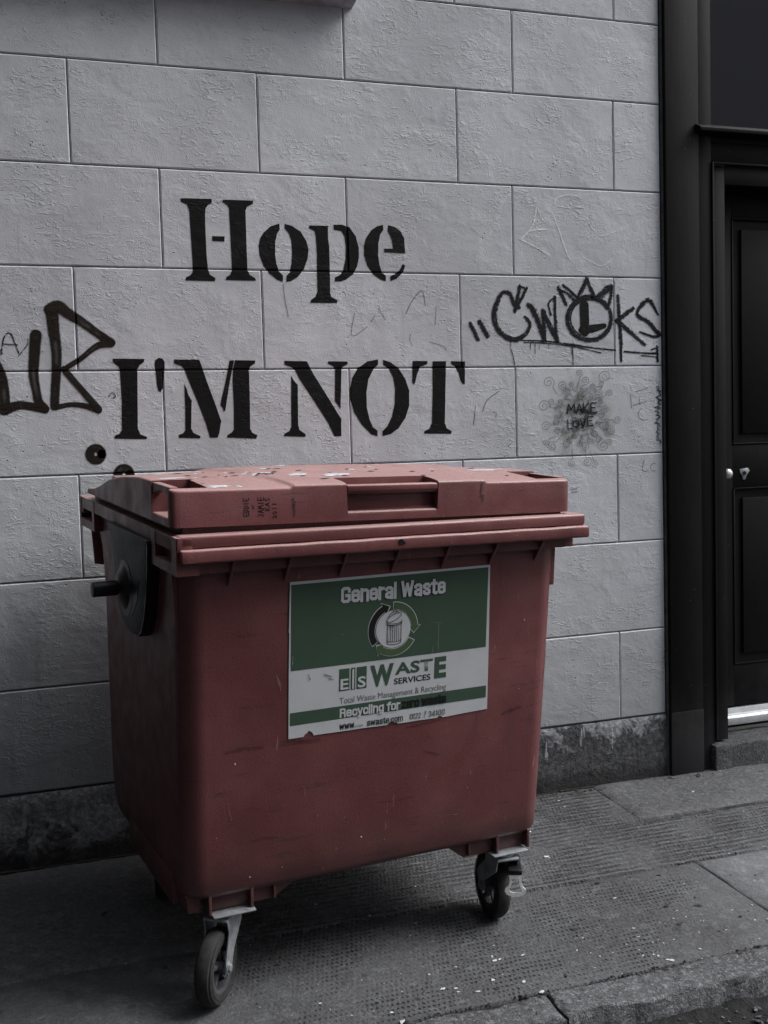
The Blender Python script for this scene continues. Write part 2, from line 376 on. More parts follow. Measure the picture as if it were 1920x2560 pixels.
# traced outlines of the wall paint, metres on the wall plane (x, z)
HOPE= [["H",[[[0.7256,2.2284],[0.7441,2.2298],[0.8322,2.2308],[0.8316,2.2175],[0.8184,2.2101],[0.8102,2.199],[0.8076,2.18],[0.8067,2.1421],[0.8073,2.0409],[0.8101,1.9966],[0.8158,1.9758],[0.8349,1.9646],[0.8331,1.9538],[0.7325,1.9546],[0.7335,1.9648],[0.7485,1.972],[0.758,1.9829],[0.7582,2.0208],[0.7568,2.0839],[0.754,2.1907],[0.7465,2.2092],[0.7264,2.2178]],[[0.8698,2.2298],[0.909,2.2307],[0.9763,2.2308],[0.9759,2.2206],[0.9543,2.2095],[0.9485,2.1946],[0.9476,2.0635],[0.9483,1.993],[0.9557,1.9771],[0.9746,1.9664],[0.9763,1.9575],[0.8712,1.9582],[0.8729,1.9685],[0.8863,1.9758],[0.8935,1.9919],[0.8935,2.0622],[0.8909,2.2021],[0.8854,2.2114],[0.8701,2.2222]],[[0.8293,2.1062],[0.8722,2.1062],[0.8709,2.0889],[0.8293,2.0897]]]],["o",[[[1.0673,2.1564],[1.0679,2.1365],[1.0579,2.1213],[1.0502,2.092],[1.0486,2.0467],[1.0516,2.0177],[1.0601,1.9919],[1.0738,1.9773],[1.073,1.9552],[1.0523,1.9626],[1.0261,1.9829],[1.0056,2.0102],[0.9928,2.0454],[0.9907,2.0775],[0.9969,2.1034],[1.0111,2.1244],[1.0352,2.1451]],[[1.0862,2.1558],[1.113,2.1489],[1.1431,2.1304],[1.1625,2.0984],[1.1698,2.0692],[1.1652,2.0365],[1.1503,2.0002],[1.1275,1.9737],[1.1031,1.9589],[1.086,1.956],[1.0867,1.9762],[1.0994,1.9895],[1.1066,2.0221],[1.11,2.0612],[1.108,2.1001],[1.1006,2.1226],[1.0856,2.1409]]]],["p",[[[1.174,2.1528],[1.2438,2.1544],[1.243,2.1105],[1.2461,2.0778],[1.2459,2.0054],[1.2445,1.9197],[1.2482,1.9052],[1.2709,1.8936],[1.2699,1.8843],[1.1711,1.8839],[1.1728,1.8938],[1.1905,1.9059],[1.1981,1.9257],[1.1984,1.9979],[1.2002,2.0504],[1.1982,2.1157],[1.1947,2.1339],[1.1744,2.1437]],[[1.2648,2.1584],[1.2962,2.1594],[1.3241,2.1511],[1.3464,2.1201],[1.3564,2.0807],[1.3561,2.0475],[1.348,2.0141],[1.333,1.9873],[1.3042,1.9669],[1.2829,1.9599],[1.2632,1.9603],[1.2644,1.9742],[1.2836,1.9831],[1.2945,1.9965],[1.3058,2.0397],[1.3079,2.086],[1.3041,2.1188],[1.2934,2.137],[1.2656,2.1413]]]],["e",[[[1.451,2.1645],[1.4519,2.1465],[1.4392,2.1295],[1.431,2.0959],[1.4291,2.0559],[1.4331,2.0226],[1.4417,1.996],[1.4564,1.9829],[1.4559,1.9641],[1.4359,1.9692],[1.4077,1.9887],[1.3872,2.0183],[1.3762,2.0546],[1.3765,2.0878],[1.3845,2.1146],[1.4053,2.1431],[1.4271,2.1577]],[[1.4704,2.1638],[1.4955,2.1579],[1.5168,2.1439],[1.5307,2.1188],[1.5336,2.0671],[1.5313,2.0651],[1.4531,2.0672],[1.4521,2.0798],[1.4874,2.0801],[1.4833,2.1107],[1.4765,2.1272],[1.4683,2.1424]],[[1.5229,2.0272],[1.5322,2.0207],[1.5236,1.9976],[1.4974,1.9736],[1.474,1.9651],[1.4737,1.9819],[1.4943,1.9917],[1.5107,2.0054]]]]]
IMNOT= [["I",[[[0.4774,1.6921],[0.5828,1.6904],[0.5801,1.6797],[0.565,1.6696],[0.5577,1.6555],[0.5542,1.5595],[0.551,1.4574],[0.5586,1.4373],[0.5808,1.4282],[0.5794,1.4208],[0.473,1.4256],[0.474,1.4357],[0.4876,1.441],[0.4976,1.4532],[0.5017,1.5491],[0.5,1.6392],[0.4972,1.6645],[0.4839,1.6758],[0.4776,1.6843]]]],["apostrophe",[[[0.6315,1.6941],[0.6428,1.6912],[0.6497,1.6803],[0.6487,1.6547],[0.6431,1.615],[0.6404,1.5922],[0.6324,1.5781],[0.6247,1.5839],[0.6209,1.601],[0.6187,1.6437],[0.6159,1.672],[0.6187,1.6862]]]],["M",[[[0.6815,1.6881],[0.768,1.687],[0.7759,1.6651],[0.7913,1.6132],[0.815,1.5434],[0.836,1.4763],[0.8285,1.4357],[0.822,1.419],[0.7955,1.4198],[0.7828,1.4688],[0.7566,1.5445],[0.7303,1.6139],[0.7157,1.6542],[0.7064,1.6657],[0.6821,1.6744]],[[0.7138,1.6061],[0.7222,1.5853],[0.7256,1.568],[0.7364,1.5477],[0.7314,1.4528],[0.7378,1.4382],[0.7624,1.4259],[0.7609,1.4184],[0.688,1.4223],[0.6884,1.4326],[0.703,1.4374],[0.7109,1.4475],[0.7135,1.5108],[0.7138,1.5625]],[[0.8734,1.6835],[0.8894,1.684],[0.8719,1.6122],[0.8522,1.5137],[0.8466,1.5068],[0.8435,1.5197],[0.8357,1.5315],[0.8386,1.5459],[0.8523,1.595],[0.8627,1.6355]],[[0.8924,1.6845],[0.964,1.6829],[0.9625,1.673],[0.9453,1.6627],[0.9405,1.6464],[0.94,1.5529],[0.9374,1.4474],[0.9446,1.4326],[0.9624,1.4233],[0.9577,1.4116],[0.8551,1.4186],[0.8566,1.4274],[0.8711,1.4346],[0.8799,1.446],[0.8826,1.5189],[0.8814,1.6121],[0.8841,1.6527]]]],["N",[[[1.0917,1.6307],[1.1,1.6128],[1.1145,1.5962],[1.1111,1.4572],[1.1146,1.4385],[1.1376,1.422],[1.1359,1.4127],[1.0583,1.4175],[1.06,1.4261],[1.0781,1.4349],[1.0862,1.4512],[1.0885,1.5371]],[[1.0682,1.6809],[1.1504,1.679],[1.1744,1.6318],[1.2241,1.5514],[1.2708,1.4734],[1.2703,1.4116],[1.2441,1.4123],[1.2211,1.4612],[1.1747,1.5356],[1.1221,1.6159],[1.106,1.649],[1.0927,1.659],[1.0691,1.6677]],[[1.2282,1.6785],[1.3021,1.6774],[1.3017,1.6674],[1.2838,1.6595],[1.2778,1.6475],[1.2727,1.5539],[1.2698,1.5083],[1.2617,1.5206],[1.2496,1.5375],[1.2524,1.601],[1.254,1.651],[1.2473,1.6611],[1.2286,1.6699]]]],["O",[[[1.4173,1.6841],[1.4175,1.6665],[1.3974,1.6464],[1.3784,1.6129],[1.3698,1.5658],[1.3696,1.5117],[1.379,1.4675],[1.3912,1.4401],[1.4082,1.4281],[1.4075,1.407],[1.3832,1.4152],[1.3484,1.4513],[1.3212,1.4959],[1.3084,1.5399],[1.3082,1.5802],[1.318,1.6203],[1.3404,1.6537],[1.3768,1.6769]],[[1.4367,1.6826],[1.4633,1.6743],[1.4954,1.6524],[1.5213,1.6112],[1.5349,1.5701],[1.5333,1.5154],[1.5174,1.4712],[1.4891,1.4342],[1.4593,1.4145],[1.4271,1.4078],[1.4276,1.4256],[1.4456,1.4421],[1.4648,1.4758],[1.4771,1.5233],[1.4801,1.5777],[1.474,1.6186],[1.4589,1.6493],[1.4369,1.665]]]],["T",[[[1.5512,1.6778],[1.6103,1.6768],[1.6086,1.6665],[1.5801,1.6551],[1.5683,1.6312],[1.5585,1.5971],[1.5532,1.5917],[1.5483,1.6007],[1.5495,1.6451]],[[1.6297,1.676],[1.6836,1.6763],[1.6789,1.5818],[1.6732,1.4503],[1.6802,1.4293],[1.6996,1.4183],[1.6978,1.4086],[1.5897,1.4123],[1.5907,1.4212],[1.6111,1.4297],[1.6214,1.4515],[1.6274,1.5618]],[[1.7032,1.6762],[1.76,1.6744],[1.7571,1.5904],[1.7495,1.5912],[1.74,1.6052],[1.7331,1.6331],[1.7186,1.6574],[1.7037,1.6658]]]]]
TAG_SPRAY= [[[[0.0656,1.7408],[0.0993,1.6921],[0.1202,1.6431],[0.128,1.5885],[0.1278,1.5313]],[0.0324,0.0351,0.0378,0.0378,0.0406]],[[[0.1277,1.5296],[0.1703,1.543],[0.207,1.539],[0.2517,1.5288]],[0.0406,0.0324,0.0314,0.0324]],[[[0.2353,1.7679],[0.2282,1.7077],[0.2225,1.642],[0.2281,1.5925],[0.2342,1.5539],[0.2503,1.5332]],[0.0433,0.04,0.0368,0.0324,0.0324,0.0324]],[[[0.2896,1.8502],[0.2929,1.7844],[0.2979,1.7184],[0.2949,1.6523],[0.288,1.5861],[0.2843,1.5392]],[0.0487,0.0433,0.0378,0.0351,0.0335,0.0324]],[[[0.2844,1.8545],[0.31,1.8641],[0.3385,1.8423],[0.3804,1.815],[0.4279,1.7792],[0.4731,1.7458]],[0.0433,0.046,0.0406,0.0351,0.0314,0.0357]],[[[0.4729,1.7419],[0.437,1.7375],[0.4089,1.7208],[0.375,1.6932],[0.3304,1.6658]],[0.0292,0.026,0.0216,0.0195,0.0195]],[[[0.3193,1.6576],[0.3499,1.6185],[0.3859,1.5735],[0.4233,1.527]],[0.0249,0.0249,0.0249,0.0281]],[[[0.4231,1.5225],[0.3788,1.5373],[0.3356,1.5421],[0.2867,1.5336]],[0.0281,0.0216,0.0184,0.0205]]]
SPRAY_RINGS= [[[[0.4287,1.375],[0.4272,1.3681],[0.4235,1.3621],[0.418,1.3578],[0.4114,1.3556],[0.4046,1.3559],[0.3982,1.3585],[0.3932,1.3632],[0.39,1.3694],[0.3891,1.3763],[0.3906,1.3832],[0.3943,1.3892],[0.3998,1.3935],[0.4063,1.3957],[0.4132,1.3955],[0.4195,1.3929],[0.4246,1.3882],[0.4278,1.382],[0.4287,1.375]],[0.0227]],[[[0.5186,1.3049],[0.5171,1.2979],[0.5133,1.2919],[0.5078,1.2875],[0.5011,1.2854],[0.4941,1.2856],[0.4877,1.2883],[0.4825,1.2931],[0.4793,1.2994],[0.4784,1.3064],[0.4799,1.3134],[0.4837,1.3194],[0.4892,1.3237],[0.4959,1.3259],[0.5028,1.3256],[0.5093,1.323],[0.5145,1.3182],[0.5177,1.3119],[0.5186,1.3049]],[0.0205]]]
CROWN_TAG= [[[[1.7857,1.8113],[1.8138,1.758]],[0.0193]],[[[1.8241,1.8168],[1.8526,1.7714]],[0.0229]],[[[1.9837,1.8743],[1.9659,1.8903],[1.9499,1.9266],[1.9188,1.93],[1.8971,1.8949],[1.8824,1.8519],[1.8892,1.8091],[1.9153,1.7742],[1.9569,1.7564],[1.9934,1.7635],[2.0212,1.7852],[2.0309,1.8151],[2.012,1.8393]],[0.0181,0.0205,0.0181,0.0157,0.0217,0.0229,0.0229,0.0229,0.0241,0.0217,0.0181,0.0181,0.0133]],[[[1.9701,1.8634],[1.9813,1.9066],[1.9915,1.9552]],[0.0181,0.0205,0.0145]],[[[1.9915,1.9552],[2.0185,1.9448]],[0.0096]],[[[2.0185,1.9448],[1.9996,1.9122],[1.9777,1.8769]],[0.0157]],[[[2.0263,1.8855],[2.0443,1.8694],[2.0677,1.8207],[2.091,1.7581]],[0.0181,0.0277,0.0277,0.0241]],[[[2.0923,1.7608],[2.0897,1.8153],[2.0869,1.8616]],[0.0193]],[[[2.0869,1.8616],[2.1166,1.8045],[2.1465,1.7526]],[0.0217,0.0253,0.0205]],[[[2.1435,1.7553],[2.1389,1.8374],[2.1391,1.9149]],[0.0181,0.0145,0.0145]],[[[2.1391,1.9128],[2.1121,1.8918],[2.1205,1.8482]],[0.0096]],[[[2.3041,1.9162],[2.325,1.9112],[2.344,1.9022],[2.36,1.8898],[2.3722,1.8745],[2.38,1.8572],[2.3829,1.8387],[2.3808,1.82],[2.3737,1.8022],[2.3621,1.7861],[2.3466,1.7726],[2.328,1.7623],[2.3072,1.7559],[2.2854,1.7536],[2.2638,1.7556],[2.2433,1.7616],[2.2251,1.7715],[2.21,1.7846],[2.1989,1.8002],[2.1923,1.8177],[2.1904,1.836],[2.1935,1.8543],[2.2013,1.8717],[2.2134,1.8872],[2.2293,1.9001],[2.2481,1.9097],[2.2689,1.9155],[2.2907,1.9173],[2.3123,1.9148]],[0.0205]],[[[2.2457,1.7723],[2.2366,1.7775],[2.2284,1.7838],[2.2213,1.7909],[2.2154,1.7988],[2.2107,1.8073],[2.2073,1.8163],[2.2053,1.8256],[2.2048,1.8351],[2.2057,1.8445],[2.208,1.8539],[2.2117,1.8629],[2.2167,1.8714],[2.2229,1.8794],[2.2303,1.8866],[2.2387,1.8929],[2.248,1.8983],[2.2579,1.9026],[2.2684,1.9058],[2.2793,1.9077],[2.2904,1.9085],[2.3015,1.908],[2.3123,1.9063],[2.3228,1.9033],[2.3328,1.8992],[2.342,1.894],[2.3503,1.8877],[2.3576,1.8806],[2.3637,1.8727]],[0.0084]],[[[2.2647,1.8851],[2.2658,1.8382],[2.2661,1.7863]],[0.0314]],[[[2.2523,1.7918],[2.298,1.7969],[2.3523,1.8082]],[0.0217,0.0253,0.0157]],[[[2.1566,1.9512],[2.1715,1.9197],[2.1865,1.8898]],[0.0157]],[[[2.1754,1.9607],[2.203,1.942],[2.2307,1.9177]],[0.0133]],[[[2.1552,1.9441],[2.1873,1.9336],[2.2211,1.9066]],[0.0121]],[[[2.2421,1.9233],[2.2628,1.9566],[2.2778,1.9827]],[0.0157,0.0217,0.0217]],[[[2.2778,1.9827],[2.2943,1.9488],[2.314,1.9148]],[0.0181,0.0181,0.0157]],[[[2.3223,1.9188],[2.3448,1.9329],[2.3693,1.9471]],[0.0181,0.0302,0.0241]],[[[2.358,1.9564],[2.3849,1.9634]],[0.0096]],[[[2.3849,1.9612],[2.3831,1.9279],[2.3708,1.8805]],[0.0169]],[[[2.4139,1.9238],[2.4202,1.828],[2.4241,1.7497],[2.4255,1.674]],[0.0145,0.0181,0.0181,0.0121]],[[[2.4806,1.8759],[2.4464,1.8533],[2.4085,1.8279]],[0.0181]],[[[2.4085,1.8279],[2.4649,1.7862],[2.5309,1.7355]],[0.0169,0.0205,0.0157]],[[[2.5945,1.8527],[2.5504,1.9086],[2.4985,1.8565],[2.5505,1.823],[2.5962,1.7768]],[0.0096,0.0205,0.0181,0.0205,0.0217]],[[[2.5988,1.7734],[2.5762,1.7655],[2.5106,1.7846]],[0.0157,0.0145,0.0084]],[[[1.9931,1.7526],[2.097,1.7488],[2.2086,1.736],[2.3031,1.7231],[2.399,1.7139]],[0.006,0.0084,0.0096,0.0072,0.0072]],[[[2.0051,1.7445],[2.0968,1.7411],[2.2085,1.7289],[2.3346,1.7041]],[0.0048]],[[[2.441,1.7087],[2.5095,1.7034],[2.5886,1.6997]],[0.0096]],[[[2.5159,1.6932],[2.5917,1.686]],[0.0048]],[[[2.5876,1.7269],[2.5902,1.673]],[0.0133]],[[[2.5623,1.7157],[2.5922,1.7241]],[0.006]],[[[1.9509,1.7564],[1.9489,1.7229],[1.9557,1.7012],[1.9639,1.6606]],[0.0042]],[[[2.2116,1.7277],[2.2135,1.6615]],[0.0042]],[[[2.0508,1.7444],[2.0512,1.7036]],[0.003]],[[[2.0692,1.7444],[2.0693,1.7171]],[0.0024]],[[[2.0325,1.7445],[2.0313,1.7173]],[0.003]],[[[2.1092,1.7417],[2.1087,1.7198]],[0.0024]],[[[2.2743,1.7857],[2.2737,1.7498]],[0.003]],[[[2.2053,1.7278],[2.2067,1.7002]],[0.0024]]]
